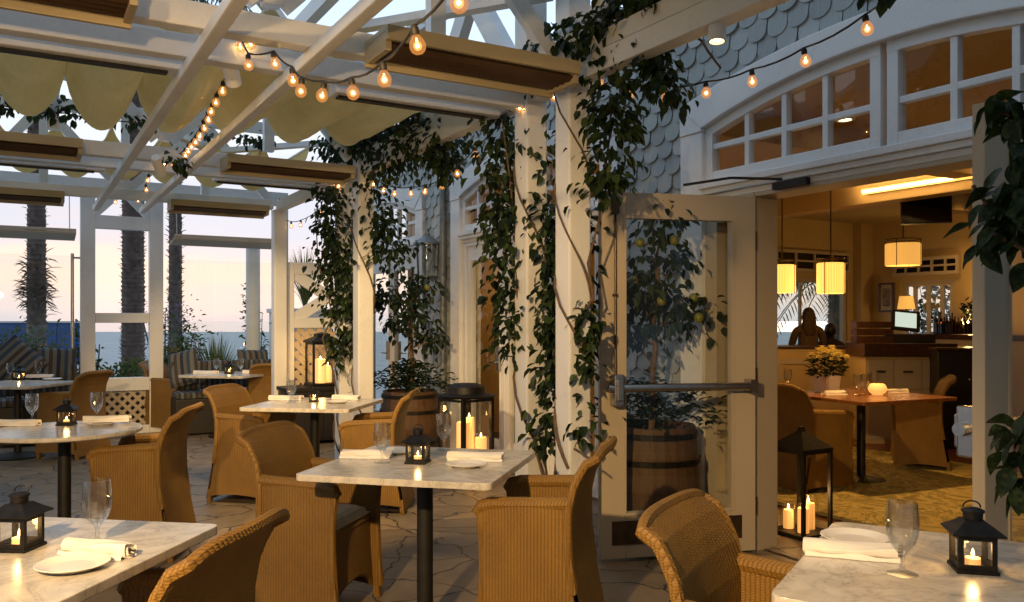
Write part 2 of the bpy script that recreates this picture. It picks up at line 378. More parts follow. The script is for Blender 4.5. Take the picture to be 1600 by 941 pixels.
ec = t.ramp(pl, [(0, (.95,.42,.06)), (1, (1,.62,.16))]); t.set((.7,.55,.3), .8); t.link(ec, t.b.inputs["Emission Color"]); t.b.inputs["Emission Strength"].default_value = 1.6; M["shade"] = t.m
t = NT("linen_lamp_shade"); t.set((.7,.5,.25), .8); t.b.inputs["Emission Color"].default_value = (1,.48,.09,1); t.b.inputs["Emission Strength"].default_value = .75; M["shade2"] = t.m
M["cove"] = emit("cove_lamp", (1,.62,.22), 9)
M["screen_off"] = simple("dark_screen", (.006,.005,.005), .2)
M["heater"] = simple("heater_enamel", (.42,.34,.20), .5, var=.08, scale=3)
M["heater_slot"] = simple("heater_louvre", (.10,.055,.025), .45, .5, var=.2)
M["sand"] = simple("sand", (.48,.45,.41), .95, var=.18, scale=.8, bump=.5, bscale=6)
M["path"] = simple("concrete_path", (.40,.42,.42), .85, var=.1, scale=1.5, bump=.2, bscale=20)
t = NT("sea_water"); v = t.coord((.02,.08,1)); t.bump(t.noise(v, 3, 6), .25, .4); M["sea"] = t.set((.46,.52,.55), .12)
M["bluewall"] = simple("blue_painted_boards", (.012,.085,.30), .6, var=.15, scale=1.0)
def stripes(name, cols, period, axis=0):
    t = NT(name); c = t.new("ShaderNodeTexCoord"); sp = t.new("ShaderNodeSeparateXYZ"); t.link(c.outputs["Object"], sp.inputs[0])
    fr = t.math("FRACT", t.math("MULTIPLY", sp.outputs[axis], 1/period)); k = len(cols)
    col = t.ramp(fr, [(i/k, cols[i]) for i in range(k)], "CONSTANT"); t.bump(t.noise(t.coord(), 200, 2), .3, .003); return t.set(col, .9)
M["stripe"] = stripes("striped_cloth", [(.020,.026,.038), (.12,.105,.08), (.03,.055,.085), (.15,.14,.12), (.06,.045,.03), (.14,.125,.105)], .24, 0)
M["bench"] = stripes("striped_bench_cloth", [(.03,.042,.06), (.14,.14,.135), (.03,.036,.05), (.10,.075,.05)], .13, 0)
# rug
t = NT("rug_pile"); v = t.coord((1,1,1)); n = t.noise(v, 2.2, 7, .65, 1.6); n2 = t.noise(v, 55, 3)
t.bump(n2, .8, .012); M["rug"] = t.set(t.mix(.25, t.ramp(n, [(.30, (.05,.05,.012)), (.42, (.20,.15,.035)), (.48, (.46,.36,.13)), (.54, (.12,.10,.025)), (.62, (.42,.31,.09)), (.72, (.07,.065,.015))]), t.ramp(n2, [(.3, (.10,.08,.02)), (.7, (.45,.36,.13))])), .95)
M["rugedge"] = simple("rug_fringe", (.07,.055,.02), .95, var=.4, scale=40)
M["skin"] = simple("skin", (.45,.26,.17), .55, var=.06)
M["hair"] = simple("dark_hair", (.012,.008,.006), .5, var=.4, scale=30)
M["hairbrown"] = simple("brown_hair", (.06,.03,.012), .6, var=.3, scale=30)
M["shirt"] = simple("dark_shirt", (.03,.025,.03), .85)
M["tanshirt"] = simple("tan_shirt", (.10,.06,.025), .85)
M["sconce"] = simple("grey_painted_metal", (.20,.22,.22), .5, .3, var=.2, scale=12)
M["leatherdark"] = simple("dark_upholstery", (.012,.009,.008), .5)
M["bottle"] = glassmat("bottle_glass", (.25,.13,.04), 1.5, .02, .05)
M["print"] = None
t = NT("old_print"); v = t.coord(); M["print"] = t.set(t.ramp(t.noise(v, 18, 4), [(.4, (.12,.08,.04)), (.62, (.30,.22,.12))]), .6)
M["mat"] = simple("picture_mount", (.50,.40,.24), .8)
M["postscreen"] = emit("till_screen", (.75,.85,.70), .85)
M["flamepane"] = None
# ================================================================== ground, sea
def sheet(name, z, mat, pts):
    return struct(name, MB().add([(x, y, z) for x, y in pts], [tuple(range(len(pts)))]), mat)
sheet("ground", -.03, M["sand"], [(-4000,-300),(4000,-300),(4000,110),(-4000,110)])
sheet("sea", -.026, M["sea"], [(-7000,110),(7000,110),(7000,7000),(-7000,7000)])
fl = struct("terrace_floor", MB().add([F(-8,-9,0), F(-8,3.86,0), F(11.35,3.86,0), F(11.35,-9,0)], [(0,1,2,3)]), M["flag"])
struct("path", MB().add([F(11.35,-9,-.012), F(11.35,3.2,-.012), F(15.5,3.2,-.012), F(15.5,-9,-.012)], [(0,1,2,3)]), M["path"])
ifl = struct("interior_floor", MB().add([(3.86,-1.6,.004),(13.5,-1.6,.004),(13.5,10.4,.004),(3.86,10.4,.004)], [(0,1,2,3)]), M["woodfloor"], rotz=TH)
struct("threshold_floor", MB().add([(3.86,-1.6,.008),(4.75,-1.6,.008),(4.75,10.3,.008),(3.86,10.3,.008)], [(0,1,2,3)]), M["flag"], rotz=TH)

# ================================================================== restaurant building
bld = thing("restaurant_building", "grey shingled restaurant with white arched windows and open French doors beside the terrace", "building", (0,0,0), TH)
T0, T1 = 3.80, 3.96
UN = [(2.68, 1.28), (6.20, 1.17), (9.62, 1.17)]
SILL = 2.27; ZE, ZP = 2.61, 2.80
def arch(s, c, hw, up=0.0, ext=0.0): return ZE+(ZP-ZE)*(1-min(1.6, ((s-c)/(hw+ext))**2))+up
TRIM = .20
def in_unit(s, z, pad=0.0):
    for c, hw in UN:
        if abs(s-c) < hw+TRIM-pad and z < arch(s, c, hw, .17, TRIM)-pad: return True
    return False
# wall with arched openings: front and back skins and the soffits
wm = MB(); ZT = 3.40
brk = sorted({-2.5, 11.0} | {round(c+k*(hw+.1), 4) for c, hw in UN for k in (-1, 1)} | {round(c+(hw+.1)*i/16, 4) for c, hw in UN for i in range(-16, 17)})
for a, b in zip(brk, brk[1:]):
    m = (a+b)/2; za = zb = 0.0
    for c, hw in UN:
        if abs(m-c) < hw+.1: za = arch(a, c, hw, .08, .1); zb = arch(b, c, hw, .08, .1)
    for t_, o in ((T0, 0), (T1, 1)):
        q = [(t_, a, za), (t_, b, zb), (t_, b, ZT), (t_, a, ZT)]
        wm.add(q, [(0,1,2,3) if o else (3,2,1,0)])
    if za > 0: wm.add([(T0,a,za),(T1,a,za),(T1,b,zb),(T0,b,zb)], [(0,1,2,3)])
for c, hw in UN:
    for k in (-1, 1):
        s_ = c+k*(hw+.1); wm.add([(T0,s_,0),(T1,s_,0),(T1,s_,ZE+.08),(T0,s_,ZE+.08)], [(0,1,2,3)])
wm.box(T0-.001, 10.99, 0, T1+.2, 11.0, ZT)
build("facade_wall", wm, M["white"], bld)
# fish-scale shingles
sm = MB(); SW, SE = .150, .112; rnd = random.Random(3)
row = 0; z = .02
while z < 3.22:
    off = (row % 2)*SW/2; s_ = -1.2+off
    while s_ < 10.9:
        if not (in_unit(s_, z+.05, .04) or in_unit(s_, z+.16, .04)):
            w = SW/2-.003; dt = rnd.uniform(-.005, .004); dz = rnd.uniform(-.007, .007)
            pr = []
            for k in range(9):
                an = math.pi*k/8; pr.append((-w*math.cos(an), -.062*math.sin(an)**.8 if 0 < k < 8 else 0))
            pts = [(s_+x, z+.062+y+dz) for x, y in pr]+[(s_+w, z+.062+SE+.01+dz), (s_-w, z+.062+SE+.01+dz)]
            zb, zt = z+dz, z+.062+SE+.01
            vs = [(T0-.024+dt+.020*(zz-zb)/(zt-zb), a, zz) for a, zz in pts]; n = len(vs)
            vs += [(T0-.002, a, zz) for a, zz in pts[:9]]
            sm.add(vs, [tuple(range(n))[::-1]]+[(i, i+1, n+i+1, n+i) for i in range(8)])
        s_ += SW
    z += SE; row += 1
build("shingle_cladding", sm, M["shingle"], bld)

def frame_rect(mb, s0, s1, z0, z1, w, t0, t1, wb=None, wt=None):
    wb = wb or w; wt = wt or w
    mb.box(t0, s0, z0, t1, s0+w, z1); mb.box(t0, s1-w, z0, t1, s1, z1)
    mb.box(t0+.001, s0+w, z0, t1-.001, s1-w, z0+wb); mb.box(t0+.001, s0+w, z1-wt, t1-.001, s1-w, z1)

def unit(i, c, hw):
    # casing: pilasters, arched head, sill band
    cm = MB(); e = hw+TRIM; t0 = T0-.05
    for k in (-1, 1): cm.box(t0, c+k*hw, 0, T0+.03, c+k*e, ZE-.02)
    n = 28; ring = []
    up = [( c-e+2*e*j/n, arch(c-e+2*e*j/n, c, hw, .17, TRIM)) for j in range(n+1)]
    lo = [(c-hw+2*hw*j/n, arch(c-hw+2*hw*j/n, c, hw)) for j in range(n+1)]
    vs = []
    for tt in (t0-.012, T0+.03):
        vs += [(tt, a, zz) for a, zz in up]+[(tt, a, zz) for a, zz in lo]
    K = 2*(n+1); fs = []
    for j in range(n):
        fs.append((j, j+1, n+1+j+1, n+1+j)); fs.append((K+j+1, K+j, K+n+1+j, K+n+1+j+1))
        fs.append((j+1, j, K+j, K+j+1)); fs.append((n+1+j, n+1+j+1, K+n+1+j+1, K+n+1+j))
    fs.append((0, n+1, K+n+1, K)); fs.append((n, K+n, K+2*n+1, 2*n+1))
    cm.add(vs, fs)
    for k in (-1, 1): cm.prism([(c+k*hw, ZE-.019), (c+k*e, ZE-.019), (c+k*e, ZE+.169), (c+k*hw, ZE-.001)], lambda a, b, d: (d, a, b), t0-.008, T0+.028)
    cm.box(T0-.066, c-hw-.02, SILL-.05, T1, c+hw+.02, SILL-.008)       # sill
    cm.box(T0-.048, c-hw, 2.185, T1+.01, c+hw, SILL-.05)
    cm.box(T0-.022, c-hw, 2.15, T1+.012, c+hw, 2.185)
    build("window_casing", cm, M["white"], bld, bevel=.006)
    # two arched sashes
    for k in (-1, 1):
        s0, s1 = (c-hw, c-.018) if k < 0 else (c+.018, c+hw)
        wmesh = MB(); ta, tb = T0-.02, T0+.05; fw = .062
        wmesh.box(ta, s0, SILL-.008, tb, s0+fw, arch(s0+fw*.5, c, hw)-.0); wmesh.box(ta, s1-fw, SILL-.008, tb, s1, arch(s1-fw*.5, c, hw))
        wmesh.box(ta+.001, s0+fw, SILL-.008, tb-.001, s1-fw, SILL+.058)
        n2 = 12; vs = []
        for tt in (ta-.002, tb-.002):
            for dz in (0.0, -.062):
                vs += [(tt, s0+(s1-s0)*j/n2, arch(s0+(s1-s0)*j/n2, c, hw)+dz) for j in range(n2+1)]
        q = n2+1; fs = []
        for j in range(n2):
            fs += [(j, j+1, q+j+1, q+j), (2*q+j+1, 2*q+j, 3*q+j, 3*q+j+1), (q+j, q+j+1, 3*q+j+1, 3*q+j), (j+1, j, 2*q+j, 2*q+j+1)]
        wmesh.add(vs, fs)
        for j in range(1, 4):
            ss = s0+fw+(s1-s0-2*fw)*j/4; wmesh.box(ta+.008, ss-.018, SILL+.05, tb-.012, ss+.018, arch(ss, c, hw)-.055)
        wmesh.box(ta+.010, s0+fw, 2.47, tb-.014, s1-fw, 2.505)
        wi = build("window", wmesh, M["white"], bld, bevel=.004)
        n3 = 12; gm = MB()
        vs = [(T0+.02, s0+.03+(s1-s0-.06)*j/n3, SILL) for j in range(n3+1)]+[(T0+.02, s0+.03+(s1-s0-.06)*j/n3, arch(s0+.03+(s1-s0-.06)*j/n3, c, hw)-.02) for j in range(n3+1)]
        gm.add(vs, [(j, j+1, n3+2+j, n3+1+j) for j in range(n3)])
        build("pane", gm, M["pane"], wi)
for i, (c, hw) in enumerate(UN): unit(i, c, hw)

def door_leaf(w, kind, hinge_s, ang, side, label=None):
    """a glazed leaf; local x from the hinge along the leaf, y = thickness; `side` = which face carries the push bar"""
    dm = MB(); h = 2.12; st_ = .155 if kind == "open" else .085; th = .045
    dm.box(0, -th/2, .02, st_, th/2, h); dm.box(w-st_, -th/2, .02, w, th/2, h)
    dm.box(st_, -th/2+.001, h-.15, w-st_, th/2-.001, h); dm.box(st_, -th/2+.001, .02, w-st_, th/2-.001, .28)
    d = build("door", dm, M["cream"] if kind == "open" else M["white"], bld, bevel=.005)
    d.location = (T0-.035, hinge_s, 0); d.rotation_euler.z = ang
    if label: d["label"] = label
    gm = MB().add([(st_-.01, 0, .27), (w-st_+.01, 0, .27), (w-st_+.01, 0, h-.14), (st_-.01, 0, h-.14)], [(0,1,2,3)])
    build("pane", gm, M["pane"], d)
    bead = MB()
    for sg in (-1, 1):
        y0, y1 = sg*(th/2-.004), sg*(th/2+.006)
        bead.box(st_-.014, y0, .266, st_, y1, h-.136); bead.box(w-st_, y0, .266, w-st_+.014, y1, h-.136)
        bead.box(st_, y0, .266, w-st_, y1, .28); bead.box(st_, y0, h-.15, w-st_, y1, h-.136)
    build("glazing_bead", bead, M["cream"] if kind == "open" else M["white"], d)
    if kind == "open":
        y = side*(th/2+.03)
        pb = MB(); pb.tube([(.05, y+side*.035, 1.0), (w-.03, y+side*.035, 1.0)], .024, 14); pb.box(.03, side*th/2, .965, .075, y+side*.055, 1.04)
        build("push_bar", pb, M["chrome"], d, smooth=True, bevel=.0)
        lb = MB(); lb.box(w-.115, side*th/2, .90, w-.055, y+side*.06, 1.08)
        lb.box(w-.11, y+side*.02, .93, w-.065, y+side*.075, 1.05)
        build("latch_case", lb, M["chrome"], d, bevel=.008)
        rd = MB(); rd.tube([(w-.085, side*(th/2+.014), 1.08), (w-.085, side*(th/2+.014), h-.1)], .007, 8)
        rd.box(w-.105, side*th/2, h-.13, w-.065, side*(th/2+.03), h-.03); rd.box(w-.098, side*th/2, 1.52, w-.072, side*(th/2+.022), 1.535)
        build("latch_rod", rd, M["bronze"], d)
        kp = MB(); kp.box(.09, side*th/2, .10, w-.07, side*(th/2+.004), .235); build("kick_plate", kp, M["bronze"], d)
        for zz in (.28, 1.05, 1.86):
            hg = MB(); hg.tube([(-.008, 0, zz-.055), (-.008, 0, zz+.055)], .011, 8); build("hinge", hg, M["bronze"], d)
    else:
        hb = MB(); hb.box(w-.10, -th/2-.03, .92, w-.055, -th/2, 1.14); hb.tube([(w-.077, -th/2-.02, 1.0), (w-.077, -th/2-.06, 1.0), (w-.17, -th/2-.06, 1.0)], .009, 8)
        build("handle", hb, M["chrome"], d)
    return d
# local direction of a leaf at angle a: (cos a, sin a) in (t, s).  Outward = -t = 180 deg
LW = .965
door_leaf(LW, "open", 3.535, R(180-18.5), 1, "open glazed door leaf with chrome push bar, folded out towards the ivy posts")
rd_ = door_leaf(LW, "open", 1.625, R(180), -1, "open glazed door leaf seen edge on at the doorway")
# frame of the open doorway, side lights and jambs
jm = MB()
jm.box(T0-.03, 3.545, 0, T1+.02, 3.60, 2.15); jm.box(T0-.03, 1.55, 0, T1+.02, 1.605, 2.15); jm.box(T0-.02, 1.55, 2.125, T1+.02, 3.60, 2.15)
jm.box(T0-.02, 3.60, 0, T1, 3.72, 2.15); jm.box(T0-.02, 3.86, 0, T1, 3.96, 2.15); jm.box(T0-.018, 3.72, 0, T1-.01, 3.86, .3); jm.box(T0-.018, 3.72, 2.0, T1-.01, 3.86, 2.15)
jm.box(T0-.02, 1.40, 0, T1, 1.55, 2.15)
build("door_frame", jm, M["cream"], bld, bevel=.004)
build("side_light_pane", MB().box(T0+.05, 3.715, .29, T0+.056, 3.865, 2.01), M["pane"], bld)
cl = MB(); cl.box(T0-.075, 3.12, 2.135, T0-.04, 3.36, 2.175); cl.bar((T0-.06, 3.30, 2.19), (T0-.30, 3.46, 2.20), .022, .012); cl.bar((T0-.30, 3.46, 2.20), (T0-.40, 3.74, 2.19), .022, .012)
build("door_closer", cl, M["iron_matte"], bld)
# closed leaves under the second and third arches
for c, hw in UN[1:]:
    jm = MB(); sc = [c+hw-.03, c+.44, c-.44, c-hw+.03]
    jm.box(T0-.015, c+hw-.06, 0, T1, c+hw, 2.15); jm.box(T0-.015, c-hw, 0, T1, c-hw+.06, 2.15); jm.box(T0-.012, c-hw+.06, 2.115, T1, c+hw-.06, 2.15)
    build("door_frame", jm, M["white"], bld, bevel=.004)
    w = (2*hw-.12)/3-.01
    door_leaf(w, "shut", c+hw-.065, R(-90), 1).location.x = T0+.03
    door_leaf(w, "shut", c+hw-.065-w-.01, R(-90), 1).location.x = T0+.03
    door_leaf(w, "shut", c-hw+.065, R(90), 1).location.x = T0+.03
# downpipe beside the wall lantern
dp = MB(); dp.tube([(T0-.06, 7.72, .1), (T0-.06, 7.72, 3.39)], .035, 12)
for zz in (.8, 2.2, 3.2): dp.tube([(T0-.06, 7.72, zz), (T0-.06, 7.72, zz+.04)], .041, 12)
build("downpipe", dp, M["sconce"], bld, smooth=True)
# upper storey gable over the terrace roof (cut-out triangles) and neighbouring wing at the sea end
# ---------------- interior shell
IT = 12.2; IS0, IS1 = -1.5, 9.0
iw = MB()
iw.box(IT, IS0, 0, IT+.15, IS1, .9)          # back wall with the garden doorway cut out
bw0, bw1 = 7.44, 8.34                        # opening s range
iw.box(IT, IS0, .9, IT+.15, bw0, 3.2); iw.box(IT, bw1, .9, IT+.15, IS1, 3.2); iw.box(IT, bw0, 2.02, IT+.15, bw1, 3.2)
build("interior_wall", iw, M["creamwall"], bld)
sw = MB(); w0, w1 = 9.6, 11.75                # sea-side wall with a wide window
sw.box(T1+.01, IS1, 0, IT+.15, IS1+.15, .95); sw.box(T1+.01, IS1, .95, w0, IS1+.15, 3.2); sw.box(w1, IS1, .95, IT+.15, IS1+.15, 3.2); sw.box(w0, IS1, 2.06, w1, IS1+.15, 3.2)
build("interior_wall", sw, M["creamwall"], bld)
build("interior_wall", MB().box(T1+.01, IS0-.15, 0, IT+.15, IS0, 3.2), M["creamwall"], bld)
cm = MB(); cm.box(T1+.005, IS0-.15, 3.0, IT+.15, IS1+.15, 3.1); build("interior_ceiling", cm, M["ceil"], bld)
sf = MB(); sf.box(8.06, IS0, 2.68, 8.30, IS1, 2.999); sf.box(T1+.02, 4.6, 2.78, 8.05, 4.85, 2.999); sf.box(8.31, 5.9, 2.72, IT, 6.1, 2.999)
build("ceiling_beam", sf, M["ceil"], bld, bevel=.01)
build("roof", MB().box(T0-.02, -2.5, 3.58, IT+.4, 11.2, 3.66), M["shingle"], bld)
build("fascia", MB().box(T0-.10, -2.5, 3.40, T1+.1, 11.15, 3.578), M["white"], bld, bevel=.008)
pl = MB(); pl.box(11.35, 8.55, 0, 11.65, 8.85, 3.0) if False else None
pc = MB(); pc.box(IT-.30, 8.84, 0, IT, 8.995, 3.0); build("interior_pilaster", pc, M["creamwall"], bld, bevel=.01)
pc = MB(); pc.box(4.05, 3.70, 0, 4.2, 3.82, 2.9)
# transom grid over garden doorway and over sea window
def muntins(parent_name, s_or_t, a0, a1, z0, z1, nx, nz, wdt, plane):
    m = MB()
    def bx(a, za, b, zb, d0, d1):
        if plane == "t": m.box(s_or_t+d0, a, za, s_or_t+d1, b, zb)
        else: m.box(a, s_or_t+d0, za, b, s_or_t+d1, zb)
    bx(a0, z0, a0+wdt, z1, 0, .06); bx(a1-wdt, z0, a1, z1, 0, .06); bx(a0+wdt, z0, a1-wdt, z0+wdt, .001, .059); bx(a0+wdt, z1-wdt, a1-wdt, z1, .001, .059)
    for i in range(1, nx): bx(a0+(a1-a0)*i/nx-wdt*.3, z0+wdt, a0+(a1-a0)*i/nx+wdt*.3, z1-wdt, .008, .05)
    for i in range(1, nz): bx(a0+wdt, z0+(z1-z0)*i/nz-wdt*.3, a1-wdt, z0+(z1-z0)*i/nz+wdt*.3, .012, .046)
    return build(parent_name, m, M["cream"], bld)
tw = muntins("transom_window", IT-.07, 7.34, 8.44, 2.10, 2.38, 5, 2, .05, "t")
build("pane", MB().box(IT-.03, 7.36, 2.12, IT-.026, 8.42, 2.36), M["screen_off"], tw)
tw = muntins("transom_window", IS1-.07, 9.6, 11.75, 2.16, 2.5, 5, 2, .05, "s")
build("pane", MB().box(9.62, IS1-.03, 2.18, 11.73, IS1-.026, 2.48), M["screen_off"], tw)
sw_ = muntins("sea_window", IS1+.03, w0, w1, .95, 2.06, 2, 1, .06, "s")
build("pane", MB().box(w0, IS1+.06, .97, w1, IS1+.064, 2.04), M["pane"], sw_)
gd = muntins("garden_door", IT+.02, bw0, bw1, .9, 2.02, 4, 1, .09, "t")
build("pane", MB().box(IT+.05, bw0, .92, IT+.054, bw1, 2.0), M["pane"], gd)

# ================================================================== pergola
per = thing("pergola", "white timber pergola of paired posts, beams and trusses over the terrace", "pergola", (0,0,0), TH)
BT = 2.57; PS = [3.70, 4.13, 6.89, 7.38]
def post(s, t, z1, w=.14): build("post", MB().box(t-w/2, s-w/2, 0, t+w/2, s+w/2, z1), M["white"], per, bevel=.012)
for s_ in PS: post(s_, BT, 3.62)
post(9.62, BT, 2.658, .145); post(.72, BT, 3.62)
prev = -1.2
for s_ in [.72]+PS+[9.62]:
    build("beam", MB().box(BT-.05, prev+.071, 2.645, BT+.05, s_-.071, 2.755), M["white"], per, bevel=.008); prev = s_
CB = [(.30, 1), (3.70, 1), (4.13, 1), (6.89, 1), (7.38, 1), (9.62, 1)]
for s_, _ in CB:
    build("cross_beam", MB().box(-5.2, s_-.045, 2.605+(.055 if s_ > 9 else 0), BT-.071, s_+.045, 2.715+(.055 if s_ > 9 else 0)), M["white"], per, bevel=.008)
for t_ in (.69, 1.14, -2.9):
    build("rafter", MB().box(t_-.03, .2, 2.545, t_+.03, 9.8, 2.603), M["white"], per, bevel=.008)
# trusses that stand on the cross beams
for s_ in (3.70, 6.89, 9.62):
    tm = MB(); tm.box(-5.2, s_-.04, 3.52, BT+.3, s_+.04, 3.64)
    ts = [-4.8, -3.9, -3.0, -2.1, -1.2, -.45, .2, .95, 1.75]
    for i, t_ in enumerate(ts): tm.box(t_-.035, s_-.03, 2.77, t_+.045, s_+.035, 3.52)
    for i, (a, b) in enumerate(zip(ts, ts[1:]+[2.5])):
        p, q = ((a+.05, s_, 2.78), (b-.05, s_, 3.50)) if i % 2 else ((a+.05, s_, 3.50), (b-.05, s_, 2.78))
        tm.bar(p, q, .05, .09, (0, 0, 1))
    build("truss", tm, M["white"], per)
# horizontal braces and high purlins
for (a, b) in (((3.75, 2.46), (6.85, .30)), ((6.85, 2.46), (4.2, .9)), ((.9, 2.46), (3.65, .9)), ((3.65, 2.46), (1.6, .3)), ((7.42, 2.46), (9.58, .6)), ((9.58, 2.46), (7.42, .9)), ((4.2, -2.6), (6.85, -.4)), ((6.85, -2.6), (4.2, -.9))):
    zb_ = 3.02 if a[0] > 7.4 or b[0] > 7.4 else 3.14
    build("brace", MB().bar((a[1], a[0], zb_), (b[1], b[0], zb_+.004), .08, .045), M["white"], per)
for t_ in (-3.6, -1.6, .3, 1.9):
    build("purlin", MB().box(t_-.04, -.8, 3.645, t_+.04, 9.8, 3.76), M["white"], per)
# cut-out gable boards over the long beam
def tri_board(s0, s1, z0, z1, t_):
    m = MB(); m.box(t_-.04, s0, z1-.10, t_+.04, s1, z1); m.box(t_-.04, s0, z0, t_+.04, s1, z0+.09)
    c = (s0+s1)/2
    m.bar((t_, s0+.05, z0+.07), (t_, c, z1-.08), .07, .13, (1,0,0)) if False else None
    for a, b in ((s0+.04, c), (s1-.04, c)): m.bar((t_, a, z0+.06), (t_, b, z1-.07), .07, .14, (0,0,1))
    return m
for s0, s1 in ((.85, 2.2), (2.25, 3.60), (4.22, 5.5), (5.52, 6.80)):
    build("gable_board", tri_board(s0, s1, 2.76, 3.62, BT), M["white"], per)

# ================================================================== sea-end screens
def screen_pier(t0, t1):
    r = thing("timber_screen", "", "screen", F(11.2, (t0+t1)/2, 0), TH)
    h = (t1-t0)/2; m = MB(); d = .06
    m.box(-h, -d, 0, -h+.16, d, 2.92); m.box(h-.16, -d, 0, h, d, 2.92)
    build("stile", m, M["white"], r, bevel=.008)
    for z0, z1 in ((2.50, 2.66), (1.36, 1.48), (.53, .69), (0, .10)): build("rail", MB().box(-h+.16, -d+.004, z0, h-.16, d-.004, z1), M["white"], r, bevel=.006)
    for k in (-1, 1): build("head_brace", MB().bar((k*(h-.14), 0, 2.66), (k*.02, 0, 2.97), .08, .10), M["white"], r)
    m = MB(); w = h-.16; a = -w
    step = .115
    def clipbar(x0, z0, x1, z1, y):
        m.bar((x0, y, z0), (x1, y, z1), .012, .038)
    z0, z1 = .10, .53; H = z1-z0
    x = -w-H
    while x < w:
        for sgn in (1, -1):
            ax, az, bx, bz = x, z0, x+H, z1
            if ax < -w: az += (-w-ax); ax = -w
            if bx > w: bz -= (bx-w); bx = w
            if bx-ax > .02:
                if sgn > 0: clipbar(ax, az, bx, bz, .008)
                else: clipbar(-ax, az, -bx, bz, -.008)
        x += step
    build("lattice_panel", m, M["cream"], r)
    return r
a = screen_pier(.62, 1.54); a["label"] = "tall white timber screen with a triangle head, open panels and lattice foot"
a = screen_pier(-1.25, -.22); a["label"] = "white timber screen post at the frame edge by the blue wall"
# X panel between the last post and the building
xp = thing("cross_screen", "low white garden screen with a big X over lattice beside the last pergola post", "screen", F(9.70, (2.66+3.72)/2, 0), TH)
h = (3.72-2.66)/2; m = MB(); m.box(-h, -.04, 0, -h+.1, .04, 2.07); m.box(h-.1, -.04, 0, h, .04, 2.07)
m.box(-h+.1, -.038, 1.93, h-.1, .038, 2.07); m.box(-h+.1, -.038, 1.30, h-.1, .038, 1.42); m.box(-h+.1, -.038, 0, h-.1, .038, .12)
build("frame", m, M["white"], xp, bevel=.006)
m = MB(); m.bar((-h+.06, 0, 1.38), (h-.06, 0, 1.96), .05, .13); m.bar((-h+.06, .003, 1.96), (h-.06, .003, 1.38), .05, .13); build("cross_brace", m, M["white"], xp)
m = MB(); w = h-.1; z0, z1 = .12, 1.30; H = z1-z0; x = -w-H
while x < w:
    ax, az, bx, bz = x, z0, x+H, z1
    if ax < -w: az += (-w-ax); ax = -w
    if bx > w: bz -= (bx-w); bx = w
    if bx-ax > .02: m.bar((ax, .008, az), (bx, .008, bz), .014, .055); m.bar((-ax, -.008, az), (-bx, -.008, bz), .014, .055)
    x += .115
build("lattice_panel", m, M["cream"], xp)
# glass wind panels and the thin trays above them
def wind_panel(s, t0, t1, label, z1=2.16):
    r = thing("glass_windbreak", label, "glass panel", F(s, (t0+t1)/2, 0), TH); h = (t1-t0)/2
    build("pane", MB().box(-h, -.006, .06, h, .006, z1), M["tglass"], r)
    m = MB(); m.tube([(h-.02, -.03, 0), (h-.02, -.03, z1+.03)], .02, 10); m.tube([(h-.02, -.03, z1-.02), (h+.10, -.03, z1-.02)], .012, 8); build("clamp_post", m, M["chrome"], r, smooth=True)
    return r
wind_panel(11.27, -.20, .56, "clear glass wind panel between the white screens by the palm trunk")
wind_panel(11.27, 1.60, 2.98, "wide clear glass wind panel right of the triangle headed screen")
def tray(s, t0, t1, z, label):
    r = thing("shelf_awning", label, "awning", F(s, (t0+t1)/2, z), TH); h = (t1-t0)/2; r.rotation_euler = (R(-9), 0, TH)
    m = MB(); m.box(-h, -.17, 0, h, .17, .025); m.box(-h, -.18, .025, h, -.165, .06); m.box(-h, .165, .025, h, .18, .06); build("panel", m, M["cream"], r, bevel=.004)
    m = MB()
    for x in (-h+.06, h-.06): m.tube([(x, 0, .025), (x, 0, 2.90-z)], .006, 6)
    build("hanger", m, M["chrome"], r)
tray(11.0, -.95, .56, 2.36, "thin pale overhead tray hung left of the triangle headed screen")
tray(11.0, 1.62, 2.92, 2.36, "thin pale overhead tray hung over the wide glass wind panel")
build_header = build("header_beam", MB().box(-5.2, 11.14, 2.925, 3.1, 11.26, 3.10), M["white"], per, bevel=.006)
post(11.2, 3.03, 2.92, .14)

# ================================================================== canvas shades
def canopy(s0, s1, t0, t1, ztop, sag, label, period=.43, full=True):
    r = thing("canvas_canopy", label, "shade canopy", F((s0+s1)/2, 0, ztop), TH)
    L_ = (s1-s0)/2; n = max(1, round((t1-t0)/period)); rr = random.Random(int(ztop*1000)+int(s0*10))
    sg = [sag*rr.uniform(.82, 1.15) for _ in range(n)]; per_ = (t1-t0)/n
    def fn(a, b):
        x = a*n; i = min(n-1, int(x)); f = x-i
        prof = (1-(2*f-1)**2)**.75
        end = 1-.0*abs(2*b-1)
        y = -L_+2*L_*b
        wr = .010*math.sin(9*b+i*2)*prof + .006*math.sin(23*b+5*f+i)
        return (t0+(t1-t0)*a, y, -sg[i]*prof*(1+.10*math.sin(3*b+i))+wr*prof)
    m = MB().grid(fn, n*16, 14)
    build("cloth", m, M["canvas"], r, smooth=R(80) if False else True)
    m = MB()
    for i in range(n+1): m.tube([(t0+per_*i, -L_, .012), (t0+per_*i, L_, .012)], .012, 6)
    build("wire_batten", m, M["white"], r)
    return r
canopy(4.45, 6.30, -4.5, 2.42, 3.02, .30, "row of sagging olive canvas swags over the middle bay of tables")
canopy(7.95, 9.40, -4.5, 2.42, 3.06, .24, "far row of olive canvas swags nearest the sea")
canopy(-1.4, 2.30, -4.5, 1.22, 3.05, .24, "unseen olive canvas swags added above the viewer to shade the near terrace")  # out of view, added to block overhead sky light from the near tables
canopy(1.2, 3.50, 1.32, 2.46, 3.20, .25, "olive canvas swags over the near bay above the ivy post")


